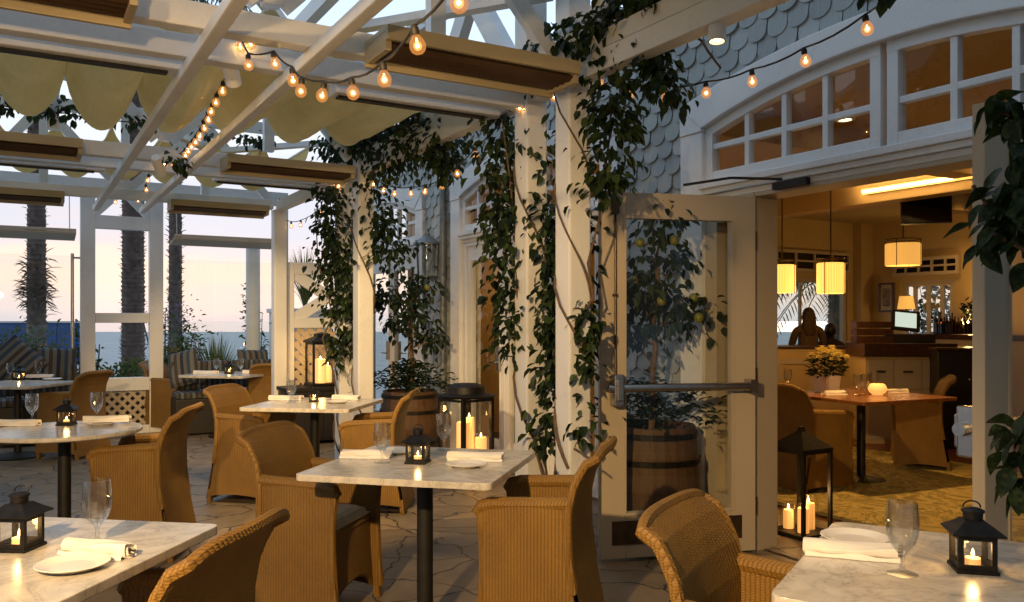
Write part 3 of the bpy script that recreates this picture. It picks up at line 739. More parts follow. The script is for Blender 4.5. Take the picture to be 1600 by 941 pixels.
# ================================================================== roller cassettes and heaters
def heater(s, t0, t1, label):
    r = thing("patio_heater", label, "heater", F(s, (t0+t1)/2, 2.56), TH); h = (t1-t0)/2
    m = MB(); A = -.15; B = .13
    m.box(-h, A, .035, h, A+.025, .10); m.box(-h, B-.025, -.02, h, B, .10); m.box(-h, A+.025, .075, h, B-.025, .10); m.box(-h, A+.025, -.005, -h+.03, B-.025, .075); m.box(h-.03, A+.025, -.005, h, B-.025, .075)
    build("housing", m, M["heater"], r, bevel=.004)
    m = MB()
    for i in range(4):
        y = A+.05+i*.05; m.bar((-h+.03, y, .02), (h-.03, y, .02), .04, .008, (0, .5, 1))
    m.box(-h+.03, A+.025, .055, h-.03, B-.025, .074)
    build("louvre", m, M["heater_slot"], r)
    m = MB()
    for x in (-h*.7, h*.7): m.box(x-.02, B-.06, .10, x+.02, B-.02, .125)
    build("bracket", m, M["iron_matte"], r)
for s_, pos in ((3.50, "nearest ivy posts"), (6.70, "middle cross beam"), (9.44, "farthest cross beam")):
    heater(s_, 1.36, 2.38, f"tan louvred heater box under the {pos}, towards the building" if s_ > 4 else "tan louvred heater box hung close beside the nearest ivy posts")
    heater(s_, -3.2, .38, f"long tan louvred heater box under the {pos}, towards the open side" if s_ > 4 else "long tan louvred heater box in the near top corner")
def cassette(s, t0, t1, label):
    r = thing("shade_cassette", label, "blind box", F(s, (t0+t1)/2, 2.60), TH); h = (t1-t0)/2
    build("box", MB().box(-h, -.07, 0, h, .07, .078), M["white"], r, bevel=.01)
    build("slot_strip", MB().box(-h+.03, -.02, -.012, h-.08, .03, 0.0), M["iron_matte"], r)
cassette(4.36, -4.0, .70, "long white blind box under the nearest beams, open side")
cassette(4.36, 1.45, 2.46, "short white blind box under the nearest beams, by the ivy posts")
cassette(7.56, -4.0, .60, "long white blind box under the middle beams, open side")
cassette(7.56, 1.45, 2.46, "short white blind box under the middle beams, by the far ivy posts")
# ================================================================== wicker chairs
def yb(z):                                      # rear profile of the chair back (y at height z)
    pts = [(0.03, -.305), (.25, -.262), (.46, -.236), (.62, -.238), (.72, -.262), (.79, -.298), (.835, -.335), (.86, -.368)]
    for (z0, y0), (z1, y1) in zip(pts, pts[1:]):
        if z <= z1: f = (z-z0)/(z1-z0); return y0+(y1-y0)*f
    return pts[-1][1]
def yfront(z): return .205+.028*max(0, (z-.40)/.26)**2+.030*max(0, (.40-z)/.40)**1.5
HW = .275; ARM = .645
def make_chair(name, label):
    r = thing(name, label, "chair", (0, 0, 0), 0, "wicker armchairs on the terrace")
    # curved back shell with rolled edge
    ZT_ = .86
    def wid(z): return HW-.018*max(0, (z-.6)/.26)-.0
    def back(off):
        def fn(a, b):
            u = -1+2*a; z = .03+(ZT_-.03)*b
            zz = z-(.022*abs(u)**5 if b > .98 else 0)
            return (u*(wid(z)-.004), yb(z)+.026*u*u*(.25+.75*min(1, z/.6))+off, zz)
        return fn
    m = MB(); nu, nv = 14, 18
    m.grid(back(.036), nu, nv); k = len(m.v); g2 = MB().grid(back(0), nu, nv); m.add(g2.v, [f[::-1] for f in g2.f])
    rim = [(Vector(back(.018)(0, j/nv))) for j in range(nv//3, nv+1)]+[Vector(back(.018)(i/nu, 1)) for i in range(1, nu)]+[Vector(back(.018)(1, j/nv)) for j in range(nv, nv//3-1, -1)]
    m.tube(rim, .020, 8)
    build("backrest", m, M["wicker"], r, smooth=R(50), weld=False)
    # arm panels: side skirts with a rounded arm rail
    for k in (-1, 1):
        m = MB(); nz = 14
        def xo(z, f): return k*(HW+.006*math.sin(math.pi*f))
        def side(off):
            def fn(a, b):
                z = .055+(ARM-.055)*b; y0 = yb(z)+.035; y1 = yfront(z)
                if b < .02: z += .02*math.sin(math.pi*a)
                return (k*(HW+.008*math.sin(math.pi*a)-off), y0+(y1-y0)*a, z)
            return fn
        A = MB().grid(side(0), 12, nz); B = MB().grid(side(.042), 12, nz)
        m.add(A.v, A.f if k > 0 else [f[::-1] for f in A.f]); m.add(B.v, [f[::-1] for f in B.f] if k > 0 else B.f)
        fe = [(side(0)(1, j/nz), side(.042)(1, j/nz)) for j in range(nz+1)]
        m.add([p for q in fe for p in q], [(2*j, 2*j+2, 2*j+3, 2*j+1) for j in range(nz)])
        be = [(side(0)(i/12, 0), side(.042)(i/12, 0)) for i in range(13)]
        m.add([p for q in be for p in q], [(2*j, 2*j+2, 2*j+3, 2*j+1) for j in range(12)])
        x = k*(HW-.019)
        rail = [(x, yb(ARM)+.03, ARM+.012), (x, -.10, ARM+.006), (x, .05, ARM), (x, .16, ARM-.004), (x, .215, ARM-.016), (x, .238, ARM-.045)]
        m.tube(rail, [.029, .029, .029, .029, .028, .022], 10)
        m.tube([(x, yfront(z)-.004, z) for z in (.60, .52, .44, .34, .22, .12, .055)], .023, 8)
        build("arm", m, M["wicker"], r, smooth=R(55))
    # front apron with a low arch
    m = MB()
    def apr(off):
        def fn(a, b):
            u = -1+2*a; zb_ = .07+.10*(1-u*u)**.7; z = zb_+(.40-zb_)*b
            return (u*(HW-.04), .170+.012*(1-u*u)-off+.02*(1-b), z)
        return fn
    A = MB().grid(apr(0), 14, 8); B = MB().grid(apr(.03), 14, 8); m.add(A.v, [f[::-1] for f in A.f]); m.add(B.v, B.f)
    m.tube([apr(.015)(i/14, 0) for i in range(15)], .017, 6); m.tube([apr(.015)(i/14, 1) for i in range(15)], .020, 6)
    build("front_apron", m, M["wicker"], r, smooth=R(50))
    m = MB().box(-HW+.045, -.20, .35, HW-.045, .165, .395); build("seat_base", m, M["wicker"], r)
    def cush(top):
        def fn(a, b):
            u, v = -1+2*a, -1+2*b; e = max(abs(u), abs(v)); h = (1-max(0, (e-.55)/.45)**3)
            return (u*(HW-.052), -.01+v*.195, .43+(.042*h+.012*(1-u*u)*(1-v*v) if top else -.033*h))
        return fn
    m = MB(); A = MB().grid(cush(1), 14, 14); B = MB().grid(cush(0), 14, 14); m.add(A.v, A.f); m.add(B.v, [f[::-1] for f in B.f])
    build("seat_cushion", m, M["cushion"], r, smooth=R(60))
    for x in (-1, 1):
        for y, yy in ((.200, .215), (-.262, -.275)):
            m = MB().bar((x*(HW-.021), y, .10), (x*(HW-.021), yy, 0), .034, .034, (0, 1, 0)); build("leg", m, M["wicker"], r)
    return r
chair0 = make_chair("wicker_armchair", "")
chair0.scale = (.97, .88, 1)
used = [False]
def chair(x, y, f, label, z=0.0, group=None):
    rz = math.atan2(-f[0], f[1])
    if not used[0]:
        used[0] = True; chair0.location = (x, y, z); chair0.rotation_euler.z = rz; chair0["label"] = label; o = chair0
        if group: o["group"] = group
        return o
    return dup(chair0, (x, y, z), rz, label, group)
def rotv(v, deg):
    a = R(deg); return Vector((v[0]*math.cos(a)-v[1]*math.sin(a), v[0]*math.sin(a)+v[1]*math.cos(a), 0))

# ================================================================== tables
def table(name, c, deg, label, size=.82, rnd_=False, mat="marble", group="marble topped terrace tables", corner=.03):
    r = thing(name, label, "table", (c[0], c[1], 0), R(deg), group)
    m = MB(); h = size/2
    if rnd_: m.lathe([(0, .722), (h-.012, .722), (h, .728), (h, .744), (h-.006, .75), (0, .75)], 48)
    else:
        poly = []
        for cx, cy, a0 in ((h-corner, h-corner, 0), (-h+corner, h-corner, 90), (-h+corner, -h+corner, 180), (h-corner, -h+corner, 270)):
            for k in range(5): a = R(a0+k*22.5); poly.append((cx+corner*math.cos(a), cy+corner*math.sin(a)))
        m.prism(poly, lambda a, b, d: (a, b, d), .722, .75)
    build("tabletop", m, M[mat], r, bevel=.0035, weld=True)
    build("pedestal", MB().lathe([(.036, .05), (.036, .70), (.05, .702), (.16, .712), (.16, .7215), (0, .7215)], 20), M["iron_matte"], r, smooth=True)
    build("foot_plate", MB().lathe([(0, 0), (.235, 0), (.24, .012), (.225, .022), (.10, .044), (.045, .056), (.0, .056)], 36), M["iron_matte"], r, smooth=True)
    return r
def ax(deg):
    a = R(deg); return Vector((math.cos(a), math.sin(a), 0)), Vector((-math.sin(a), math.cos(a), 0))
TC = {1: (Vector((-.39, 3.73, 0)), -14), 2: (Vector((-1.52, 6.42, 0)), -9), 3: (Vector((-2.62, 4.87, 0)), 0), 4: (Vector((-1.385, 2.237, 0)), -9),
      5: (Vector((1.163, 2.055, 0)), -31), 6: (Vector((-5.02, 8.45, 0)), -6), 7: (Vector((-3.40, 10.0, 0)), -14)}
TL = {1: "square marble table on a black pedestal in the middle, before the ivy posts", 2: "square marble table right by the far ivy posts and black cabinet",
      3: "round marble table behind the front left square table", 4: "square marble table cut off at the bottom left corner",
      5: "square marble table cut off at the bottom right corner, before the doorway", 6: "far marble table before the striped pillows by the blue wall",
      7: "far marble table before the wide glass wind panel and striped bench"}
for k, (c, dg) in TC.items(): table("dining_table", c, dg, TL[k], .84 if k != 7 else .86, k == 3, corner=.03 if k in (1, 2, 4) else (.045 if k == 5 else .08))
def seat(k, sgn, d, off, label, turn=0, group=None):
    c, dg = TC[k]; a, b = ax(dg); p = c+a*(sgn*d)+b*off; f = rotv(a*(-sgn), turn); return chair(p.x, p.y, f, label, 0, group)
seat(1, -1, .57, .12, "lit wicker armchair left of the central marble table, its seat cushion showing")
seat(1, 1, .53, -.03, "lit wicker armchair right of the central marble table, back towards the glass door")
seat(4, 1, .44, -.04, "dark wicker armchair back at the bottom edge beside the front left table")
seat(5, -1, .47, -.11, "wicker armchair in front of the glass door, left of the front right table")
seat(3, 1, .40, .12, "wicker armchair with a tall dark back right of the round table", 6)
seat(2, -1, .50, .02, "lit wicker armchair left of the table by the far ivy posts", -4)
seat(2, 1, .53, -.14, "lit wicker armchair before the oak barrel planter, right of its table", 8)
p = G(268, 672); chair(p.x, p.y, (1, -.12), "far lit wicker armchair beside the triangle headed screen, facing right")
p = G(418, 672); chair(p.x+.15, p.y-.35, (-.35, .94), "far wicker armchair seen from behind, at the table with the striped bench")
p = P(440, 600, 10.3); chair(p.x, p.y, (-1, .1), "far wicker armchair tucked against the last pergola post")
chair(-4.52, 8.55, (-.98, .15), "dark wicker armchair right of the far left table, before the white screen")
chair(-5.62, 8.30, (.98, -.1), "dark wicker armchair left of the far left table, cut by the frame")
c = TC[3][0]; chair(c.x-.62, c.y-.22, (.92, .38), "shadowed wicker armchair left of the round table at the frame edge")

# ================================================================== things on the tables
lan0 = goblet0 = None
def make_lantern():
    r = thing("candle_lantern", "", "lantern", (0, 0, 0), 0, "small black candle lanterns on the tables")
    w = .058
    build("base", MB().box(-w-.006, -w-.006, 0, w+.006, w+.006, .012), M["iron"], r, bevel=.002)
    m = MB()
    for x in (-1, 1):
        for y in (-1, 1): m.box(x*w-.005*1, y*w-.005, .012, x*w+.005, y*w+.005, .125) if False else m.box(min(x*w, x*(w-.016)), min(y*w, y*(w-.016)), .012, max(x*w, x*(w-.016)), max(y*w, y*(w-.016)), .128)
    for k in (-1, 1):
        m.box(-w+.016, k*w-.002 if k > 0 else -w-.0, .012, w-.016, (k*w) if k > 0 else -w+.004, .030); m.box(-w+.016, w-.004 if k > 0 else -w, .108, w-.016, w if k > 0 else -w+.004, .128)
        m.box(w-.004 if k > 0 else -w, -w+.016, .012, w if k > 0 else -w+.004, w-.016, .030); m.box(w-.004 if k > 0 else -w, -w+.016, .108, w if k > 0 else -w+.004, w-.016, .128)
    build("frame", m, M["iron"], r)
    g = MB()
    for k in (-1, 1):
        y = k*(w-.008); g.add([(-w+.014, y, .028), (w-.014, y, .028), (w-.014, y, .11), (-w+.014, y, .11)], [(0,1,2,3)]); g.add([(y, -w+.014, .028), (y, w-.014, .028), (y, w-.014, .11), (y, -w+.014, .11)], [(0,1,2,3)])
    build("pane", g, M["lglass"], r)
    m = MB().lathe([(.0, .126), (.112, .126), (.114, .131), (.075, .150), (.045, .168), (.0, .17)], 4, rot=R(45)); build("roof", m, M["iron"], r)
    m = MB().lathe([(.030, .165), (.031, .192), (.036, .193), (.036, .199), (.022, .206), (0, .208)], 16); build("chimney", m, M["iron"], r, smooth=True)
    ring = [(.030*math.cos(a), 0, .206+.021*math.sin(a)) for a in [math.pi*i/10 for i in range(11)]]
    build("handle", MB().tube([(x*.9, y+.012, z) for x, y, z in ring], .0028, 6), M["iron"], r)
    cd = build("candle", MB().lathe([(0, .012), (.024, .012), (.024, .040), (.020, .041), (0, .039)], 16), M["wax"], r, smooth=True)
    build("flame", MB().lathe([(0, .044), (.0045, .049), (.0055, .055), (.003, .064), (0, .072)], 8), M["flame"], cd, smooth=True)
    return r
lan0 = make_lantern(); lan_used = [False]
def lantern(p, rz, label, s=1.0):
    s *= .76
    if not lan_used[0]: lan_used[0] = True; lan0.location = p; lan0.rotation_euler.z = rz; lan0["label"] = label; lan0.scale = (s,)*3; o = lan0
    else: o = dup(lan0, p, rz, label, None, (s,)*3)
    l = bpy.data.lights.new("candle_glow", "POINT"); l.energy = .55*s; l.color = (1, .55, .18); l.shadow_soft_size = .012
    q = bpy.data.objects.new("candle_glow", l); COL.objects.link(q); q.parent = o; q.location = (0, 0, .078)
    return o
def make_goblet():
    r = thing("water_goblet", "", "glass", (0, 0, 0), 0, "clear stemmed water goblets")
    prof = [(0, 0), (.036, 0), (.0365, .0015), (.030, .004), (.012, .009), (.0055, .018), (.005, .030), (.0058, .040), (.008, .048), (.016, .057), (.029, .075), (.0365, .098), (.0385, .122), (.037, .150), (.0345, .176),
            (.0335, .1765), (.0358, .150), (.0372, .122), (.0352, .099), (.027, .077), (.013, .060), (0, .057)]
    build("bowl", MB().lathe(prof, 28), M["goblet"], r, smooth=R(60)); return r
goblet0 = make_goblet(); gob_used = [False]
def goblet(p, label, s=1.0):
    if not gob_used[0]: gob_used[0] = True; goblet0.location = p; goblet0["label"] = label; goblet0.scale = (s,)*3; return goblet0
    return dup(goblet0, p, 0, label, None, (s,)*3)
PLM = None
def plate(p, label, s=1.0):
    o = build("side_plate", MB().lathe([(0, .004), (.052, .004), (.056, 0), (.060, .003), (.086, .013), (.0885, .0155), (.087, .0165), (.060, .0075), (.054, .006), (0, .0055)], 40), M["porcelain"], smooth=R(60))
    o.location = p; o.scale = (s,)*3; return tag(o, label, "plate", "white side plates")
def napkin(p, rz, label, ln=.20, w=.055, seed=1):
    rr = random.Random(seed); ph = rr.uniform(0, 6)
    def fn(a, b):
        x = -ln/2+ln*a; an = 2*math.pi*b; wv = 1+.05*math.sin(7*a*3+ph)+.03*math.sin(19*a+ph)
        ry = w/2*(.94+.10*math.sin(2.2*a+ph)); rz_ = .017*(1+.14*math.sin(5*a+ph))
        c, s_ = math.cos(an), math.sin(an)
        y = ry*(abs(c)**.7)*(1 if c > 0 else -1)*wv; z = .0175+rz_*(abs(s_)**.8)*(1 if s_ > 0 else -1)
        z += .004*math.sin(3*an+4*a+ph) if s_ > 0 else 0
        return (x+.006*math.sin(an+ph), y+.004*math.sin(6*a+ph), max(.001, z))
    m = MB().grid(fn, 26, 22)
    for a in (0, 1):   # rolled ends: a spiral of cloth
        k = len(m.v); n = 22
        ring = [fn(a, j/n) for j in range(n)]; cx = sum(q[1] for q in ring)/n; cz = sum(q[2] for q in ring)/n
        mid = [(q[0]-(.006 if a else -.006), cx+(q[1]-cx)*.72, cz+(q[2]-cz)*.72) for q in ring]; mid2 = [(q[0], cx+(q[1]-cx)*.5, cz+(q[2]-cz)*.5) for q in ring]
        m.add(ring+mid+mid2+[(ring[0][0]-(.012 if a else -.012), cx, cz)], [(j, (j+1) % n, n+(j+1) % n, n+j) for j in range(n)]+[(n+j, n+(j+1) % n, 2*n+(j+1) % n, 2*n+j) for j in range(n)]+[(2*n+j, 2*n+(j+1) % n, 3*n) for j in range(n)])
    # the loose outer edge of the fold
    m.grid(lambda a, b: (-ln/2+ln*a, -w/2-.003-.006*b*(1+.3*math.sin(9*a+ph)), .012-.011*b+.003*math.sin(11*a+ph)*(1-b)), 20, 3)
    o = build("rolled_napkin", m, M["napkin"], smooth=R(70)); o.location = p; o.rotation_euler.z = rz
    build("cutlery", MB().box(ln/2-.02, -.012, .010, ln/2+.010, -.004, .014).box(ln/2-.02, .003, .016, ln/2+.007, .012, .020), M["chrome"], o)
    return tag(o, label, "napkin", "rolled white napkins")
TZ = .7505
def T(u, v): return G(u, v, TZ)
TN = {1: "the central marble table", 2: "the table by the far ivy posts", 3: "the round table", 4: "the front left table", 5: "the front right table", 6: "the far left table by the pillows", 7: "the far table by the striped bench"}
lantern(T(653, 723), R(-12), "black candle lantern in the middle of "+TN[1], .98)
goblet(T(597, 723), "water goblet left of the lantern on "+TN[1]); goblet(T(693, 703), "water goblet right of the lantern on "+TN[1])
napkin(T(572, 715), R(-4), "rolled napkin at the left place of "+TN[1], .235, .06, 2); plate(T(618, 708), "side plate mostly hidden by the goblet at the left place of "+TN[1])
napkin(T(744, 719), R(-8), "rolled napkin behind the plate at the right place of "+TN[1], .25, .06, 3); plate(T(728, 729), "side plate before the napkin at the right place of "+TN[1])
lantern(T(30, 857), R(-4), "black candle lantern on "+TN[4], 1.0)
goblet(T(152, 849), "water goblet behind the napkin on "+TN[4], 1.02); napkin(T(155, 866), R(-17), "rolled napkin behind the plate on "+TN[4], .21, .06, 5); plate(T(114, 888), "side plate on "+TN[4])
lantern(T(1520, 890), R(-14), "black candle lantern on "+TN[5], 1.0)
goblet(T(1410, 897), "water goblet on "+TN[5], 1.02); plate(T(1335, 846), "side plate behind the napkin on "+TN[5], 1.05); napkin(T(1330, 868), R(-19), "rolled napkin on "+TN[5], .235, .07, 7)
lantern(T(104, 664), R(10), "black candle lantern on "+TN[3], .98)
goblet(T(151, 656), "water goblet right of the lantern on "+TN[3]); goblet(T(50, 659), "water goblet left of the lantern on "+TN[3])
napkin(T(168, 662), R(12), "rolled napkin lying on a plate at the right of "+TN[3], .26, .06, 11).location.z += .012; plate(T(160, 664), "side plate under a napkin at the right of "+TN[3])
napkin(T(28, 665), R(2), "rolled napkin at the left of "+TN[3], .25, .06, 12)
lantern(T(490, 628), R(8), "squat candle lantern on "+TN[2], .72)
goblet(T(455, 629), "water goblet left of the candle on "+TN[2]); goblet(T(549, 614), "water goblet standing before the far ivy post on "+TN[2])
napkin(T(447, 625), R(-2), "rolled napkin at the left of "+TN[2], .26, .06, 13); napkin(T(541, 624), R(-10), "rolled napkin at the right of "+TN[2], .22, .06, 14); plate(T(527, 630), "side plate on "+TN[2])
lantern(T(30, 594), R(0), "black candle lantern on "+TN[6], 1.0)
goblet(T(16, 592), "water goblet left of the lantern on "+TN[6]); goblet(T(60, 590), "water goblet right of the lantern on "+TN[6]); plate(T(82, 594), "side plate on "+TN[6], 1.1); napkin(T(62, 590), R(3), "rolled napkin on "+TN[6], .30, .06, 15)
lantern(T(358, 584), R(5), "black candle lantern on "+TN[7], 1.0)
goblet(T(338, 583), "water goblet left of the lantern on "+TN[7]); goblet(T(376, 583), "water goblet right of the lantern on "+TN[7]); napkin(T(322, 584), R(0), "rolled napkin at the left of "+TN[7], .28, .06, 16); napkin(T(398, 583), R(-4), "rolled napkin at the right of "+TN[7], .28, .06, 17)

# ================================================================== floor lanterns with pillar candles
def pillar(name_parent, x, y, z, r_, h):
    c = build("candle", MB().lathe([(0, z), (r_, z), (r_, z+h-.006), (r_*.92, z+h), (r_*.6, z+h-.008), (0, z+h-.012)], 18, (x, y, 0)), M["wax"], name_parent, smooth=True)
    build("flame", MB().lathe([(0, z+h), (.006, z+h+.008), (.007, z+h+.016), (.003, z+h+.03), (0, z+h+.04)], 8, (x, y, 0)), M["flame"], c, smooth=True)
def floor_lantern(p, rz, w, h, label, roof="flat", candles=(), glow=2.0, glasses=False):
    r = thing("floor_lantern", label, "lantern", p, rz, "floor standing candle lanterns"); a = w/2; th = .032 if roof == "flat" else .022; hb = h*.80
    build("base", MB().box(-a-.012, -a-.012, 0, a+.012, a+.012, .035), M["iron"], r, bevel=.004)
    m = MB()
    for x in (-1, 1):
        for y in (-1, 1): m.box(min(x*a, x*(a-th)), min(y*a, y*(a-th)), .035, max(x*a, x*(a-th)), max(y*a, y*(a-th)), hb)
    for z in ((hb-.03,) if roof == "flat" else (hb-.02,)):
        for k in (-1, 1):
            m.box(-a+th, min(k*a, k*(a-.012)), z, a-th, max(k*a, k*(a-.012)), z+.02); m.box(min(k*a, k*(a-.012)), -a+th, z, max(k*a, k*(a-.012)), a-th, z+.02)
    build("frame", m, M["iron"], r)
    if roof == "flat":
        build("roof", MB().lathe([(0, hb), (a*1.42, hb+.0), (a*1.48, hb+.018), (a*1.0, hb+.035), (a*.95, hb+.09), (a*.6, hb+.115), (0, hb+.12)], 28), M["iron"], r, smooth=True)
        g = MB()
        for k in (-1, 1):
            y = k*(a-.012); g.add([(-a+.02, y, .035), (a-.02, y, .035), (a-.02, y, hb-.02), (-a+.02, y, hb-.02)], [(0,1,2,3)]); g.add([(y, -a+.02, .035), (y, a-.02, .035), (y, a-.02, hb-.02), (y, -a+.02, hb-.02)], [(0,1,2,3)])
        build("pane", g, M["lglass"], r)
    elif roof == "box":
        build("roof", MB().lathe([(0, hb), (a*1.6, hb), (a*1.6, hb+.02), (a*.7, hb+.07), (a*.7, hb+.1), (0, hb+.12)], 4, rot=R(45)), M["iron"], r)
    else:
        build("roof", MB().lathe([(a*1.45, hb), (a*1.45, hb+.012), (a*.22, h-.03), (a*.12, h), (0, h)], 4, rot=R(45)), M["iron"], r)
    for x, y, rr, hh in candles:
        pillar(r, x, y, .036, rr, hh)
        if glasses: build("glass_cup", MB().lathe([(rr+.012, .036), (rr+.022, .07), (rr+.022, .036+hh*.9), (rr+.016, .036+hh*1.25)], 18, (x, y, 0)), M["lglass"], r, smooth=True)
    l = bpy.data.lights.new("candle_glow", "POINT"); l.energy = glow; l.color = (1, .52, .16); l.shadow_soft_size = .03
    q = bpy.data.objects.new("candle_glow", l); COL.objects.link(q); q.parent = r; q.location = (0, -.0, .036+max(c[3] for c in candles)+.06)
    return r
floor_lantern(F(6.28, 3.26, 0), TH+R(12), .34, .92, "tall black floor lantern with three pillar candles beside the far glass door", "flat",
              [(-.09, -.07, .055, .50), (.06, .03, .045, .52), (.09, -.09, .05, .36)], 2.4)
q = P(503, 560, 9.55)
cab = thing("console_cabinet", "low black cabinet under the candle lantern before the lattice", "cabinet", (q.x-.05, q.y, 0), TH)
m = MB(); m.box(-.42, -.25, .60, .42, .25, .64); build("cabinet_top", m, M["iron_matte"], cab, bevel=.005)
m = MB(); m.box(-.40, -.23, .04, .40, .23, .599); build("carcass", m, M["leatherdark"], cab, bevel=.004)
for x in (-1, 1): build("door", MB().box(min(x*.01, x*.385), -.245, .07, max(x*.01, x*.385), -.231, .58), M["leatherdark"], cab, bevel=.003)
floor_lantern((q.x, q.y, .64), TH, .30, .62, "black box lantern with a glowing pillar candle on the low black cabinet", "box", [(-.03, -.04, .06, .27), (.08, .03, .045, .19)], 3.0)
floor_lantern(G(1252, 836), R(30), .27, .70, "open black pyramid lantern with candles on the floor inside the doorway", "pyramid", [(-.05, -.06, .036, .155), (.065, .0, .042, .165), (-.04, .07, .032, .12)], 3.2, True)

# ================================================================== wall lantern
w = thing("wall_lantern", "grey metal lantern fixed to the shingle wall between two arched windows", "lantern", F(7.93, 3.66, 2.02), TH)
build("cage", (lambda m: [m.tube([(.10*math.cos(R(a)), .10*math.sin(R(a)), -.18), (.115*math.cos(R(a)), .115*math.sin(R(a)), .16)], .009, 6) for a in range(0, 360, 45)] and m)(MB().lathe([(0, -.20), (.09, -.20), (.112, -.185), (.112, -.17), (0, -.17)], 20)), M["sconce"], w)
build("glass", MB().lathe([(.092, -.17), (.104, .15)], 20), M["lglass"], w, smooth=True)
build("roof", MB().lathe([(0, .155), (.145, .155), (.145, .17), (.06, .235), (.03, .25), (.03, .28), (0, .29)], 20), M["sconce"], w, smooth=True)
build("wall_bracket", MB().box(.09, -.04, -.10, .138, .04, .12).bar((.0, 0, .26), (.138, 0, .10), .02, .02), M["sconce"], w)

# ================================================================== spotlight cans
def spot(p, aim, label, power, size=R(95), blend=.55, col=(1, .66, .30), r_=.038, rad=.05, group="small spotlight cans on the pergola"):
    d = (Vector(aim)-Vector(p)).normalized(); o = thing("spotlight", label, "spotlight", p, 0, group)
    q = Vector((0, 0, -1)).rotation_difference(d); o.rotation_mode = "XYZ"; o.rotation_euler = q.to_euler()
    build("can", MB().lathe([(0, .13), (r_*.8, .125), (r_, .10), (r_, -.055), (r_*.86, -.055), (r_*.86, -.01), (0, -.01)], 18), M["white"], o, smooth=True)
    build("lens", MB().lathe([(0, -.012), (r_*.84, -.013)], 18), M["lampface"], o)
    l = bpy.data.lights.new("spot_beam", "SPOT"); l.energy = power; l.color = col; l.spot_size = size; l.spot_blend = blend; l.shadow_soft_size = rad
    b = bpy.data.objects.new("spot_beam", l); COL.objects.link(b); b.parent = o; b.location = (0, 0, -.07)
    return o
spot(F(.38, -1.09, 2.42), (-1.0, 3.1, 0), "spotlight on the beam above the viewer, aimed at the tables", 820, R(88), .5, (1, .64, .28))
spot(F(.42, -.40, 1.95), (-1.3, 4.2, 2.85), "unseen spotlight added near the viewer to warm the beams and canvas", 150, R(70), .7, (1, .62, .27))  # added fill lamp out of view, warms the beam fronts and canvas
spot(F(2.62, 2.57, 2.63), tuple(F(2.45, 2.35, 0)), "spotlight can under the long beam near the arched window", 28, R(100), .7)
spot(F(4.24, .90, 2.60), (-1.55, 6.9, .2), "spotlight can on the blind box among the bulbs, tilted to the far tables", 400, R(72), .6)
spot(F(6.70, .9, 2.52), (-3.1, 9.9, .3), "spotlight can under the middle beam, aimed at the sea side tables", 280, R(58), .5)

# ================================================================== string lights
def bulb_meshes():
    b = build("bulb", MB().lathe([(0, -.056), (.010, -.0545), (.0185, -.048), (.0228, -.038), (.0232, -.031), (.0205, -.019), (.0145, -.010), (.0105, -.004), (.010, 0)], 16), M["bulb"], smooth=True)
    s_ = build("socket", MB().lathe([(.0112, -.003), (.0125, .004), (.012, .017), (.006, .026), (0, .027)], 10), M["cord"], smooth=True)
    f = build("filament", MB().sphere((0, 0, -.032), .0048, 8, 6), M["filament"], smooth=True); hb_ = MB().sphere((0, 0, -.032), .0125, 10, 7); k_ = len(f.data.polygons); me_ = f.data; bm_ = bmesh.new(); bm_.from_mesh(me_); h_ = bmesh.ops.create_uvsphere(bm_, u_segments=10, v_segments=8, radius=.0125, matrix=Matrix.Translation((0, 0, -.032)))
    for v_ in h_["verts"]:
        for f_ in v_.link_faces: f_.material_index = 1; f_.smooth = True
    bm_.to_mesh(me_); bm_.free(); me_.materials.append(M["halo"])
    out_ = [o.data for o in (b, s_, f)]
    for o in (b, s_, f): bpy.data.objects.remove(o)
    return out_
BM_ = bulb_meshes()
def string(pts, label, sag=.02, bulbs=True):
    """pts = (point, has_bulb)"""
    P_ = [Vector(p) for p, _ in pts]; o = thing("string_lights", label, "string lights", P_[0], 0, "festoon strings of amber bulbs")
    cord = []
    for a, b in zip(P_, P_[1:]):
        for k in range(4): f = k/4; q = a.lerp(b, f); q.z -= sag*4*f*(1-f)*min(1, (b-a).length*2); cord.append(q-P_[0])
    cord.append(P_[-1]-P_[0])
    build("cord", MB().tube([c+Vector((0, 0, .026)) for c in cord], .0045, 5), M["cord"], o)
    for p, hb in pts:
        if not hb: continue
        v = Vector(p)-P_[0]
        b = bpy.data.objects.new("bulb", BM_[0]); COL.objects.link(b); b.parent = o; b.location = v
        b.rotation_euler = (random.uniform(-.2, .2), random.uniform(-.2, .2), 0)
        for nm, me in (("socket", BM_[1]), ("filament", BM_[2])):
            c = bpy.data.objects.new(nm, me); COL.objects.link(c); c.parent = b
    return o
def run(lst, off=True):      # (u, v of the bulb centre, depth) -> socket points
    out_ = []
    for e in lst:
        q = P(e[0], e[1], e[2]); q.z += .031; out_.append((q, len(e) < 4))
    return out_
string(run([(1450, -35, 2.7, 0), (1353, 46, 3.1), (1257, 96, 3.45), (1175, 128, 3.75), (1103, 146, 4.0), (1040, 153, 4.2), (983, 148, 4.4), (939, 132, 4.5), (918, 147, 4.5), (868, 152, 4.55), (884, 132, 4.6, 0)]), "string of amber bulbs from the near ivy post across the arched window")
string(run([(760, -70, 1.75, 0), (716, 4, 1.95), (649, 71, 2.3), (599, 124, 2.65), (550, 146, 2.95), (505, 150, 3.2), (471, 143, 3.3), (457, 126, 3.45), (428, 100, 3.7), (388, 103, 3.85), (375, 74, 3.95), (392, 70, 3.98), (404, 66, 4.0, 0)]), "string of amber bulbs sagging past the near heater to the spotlight can")
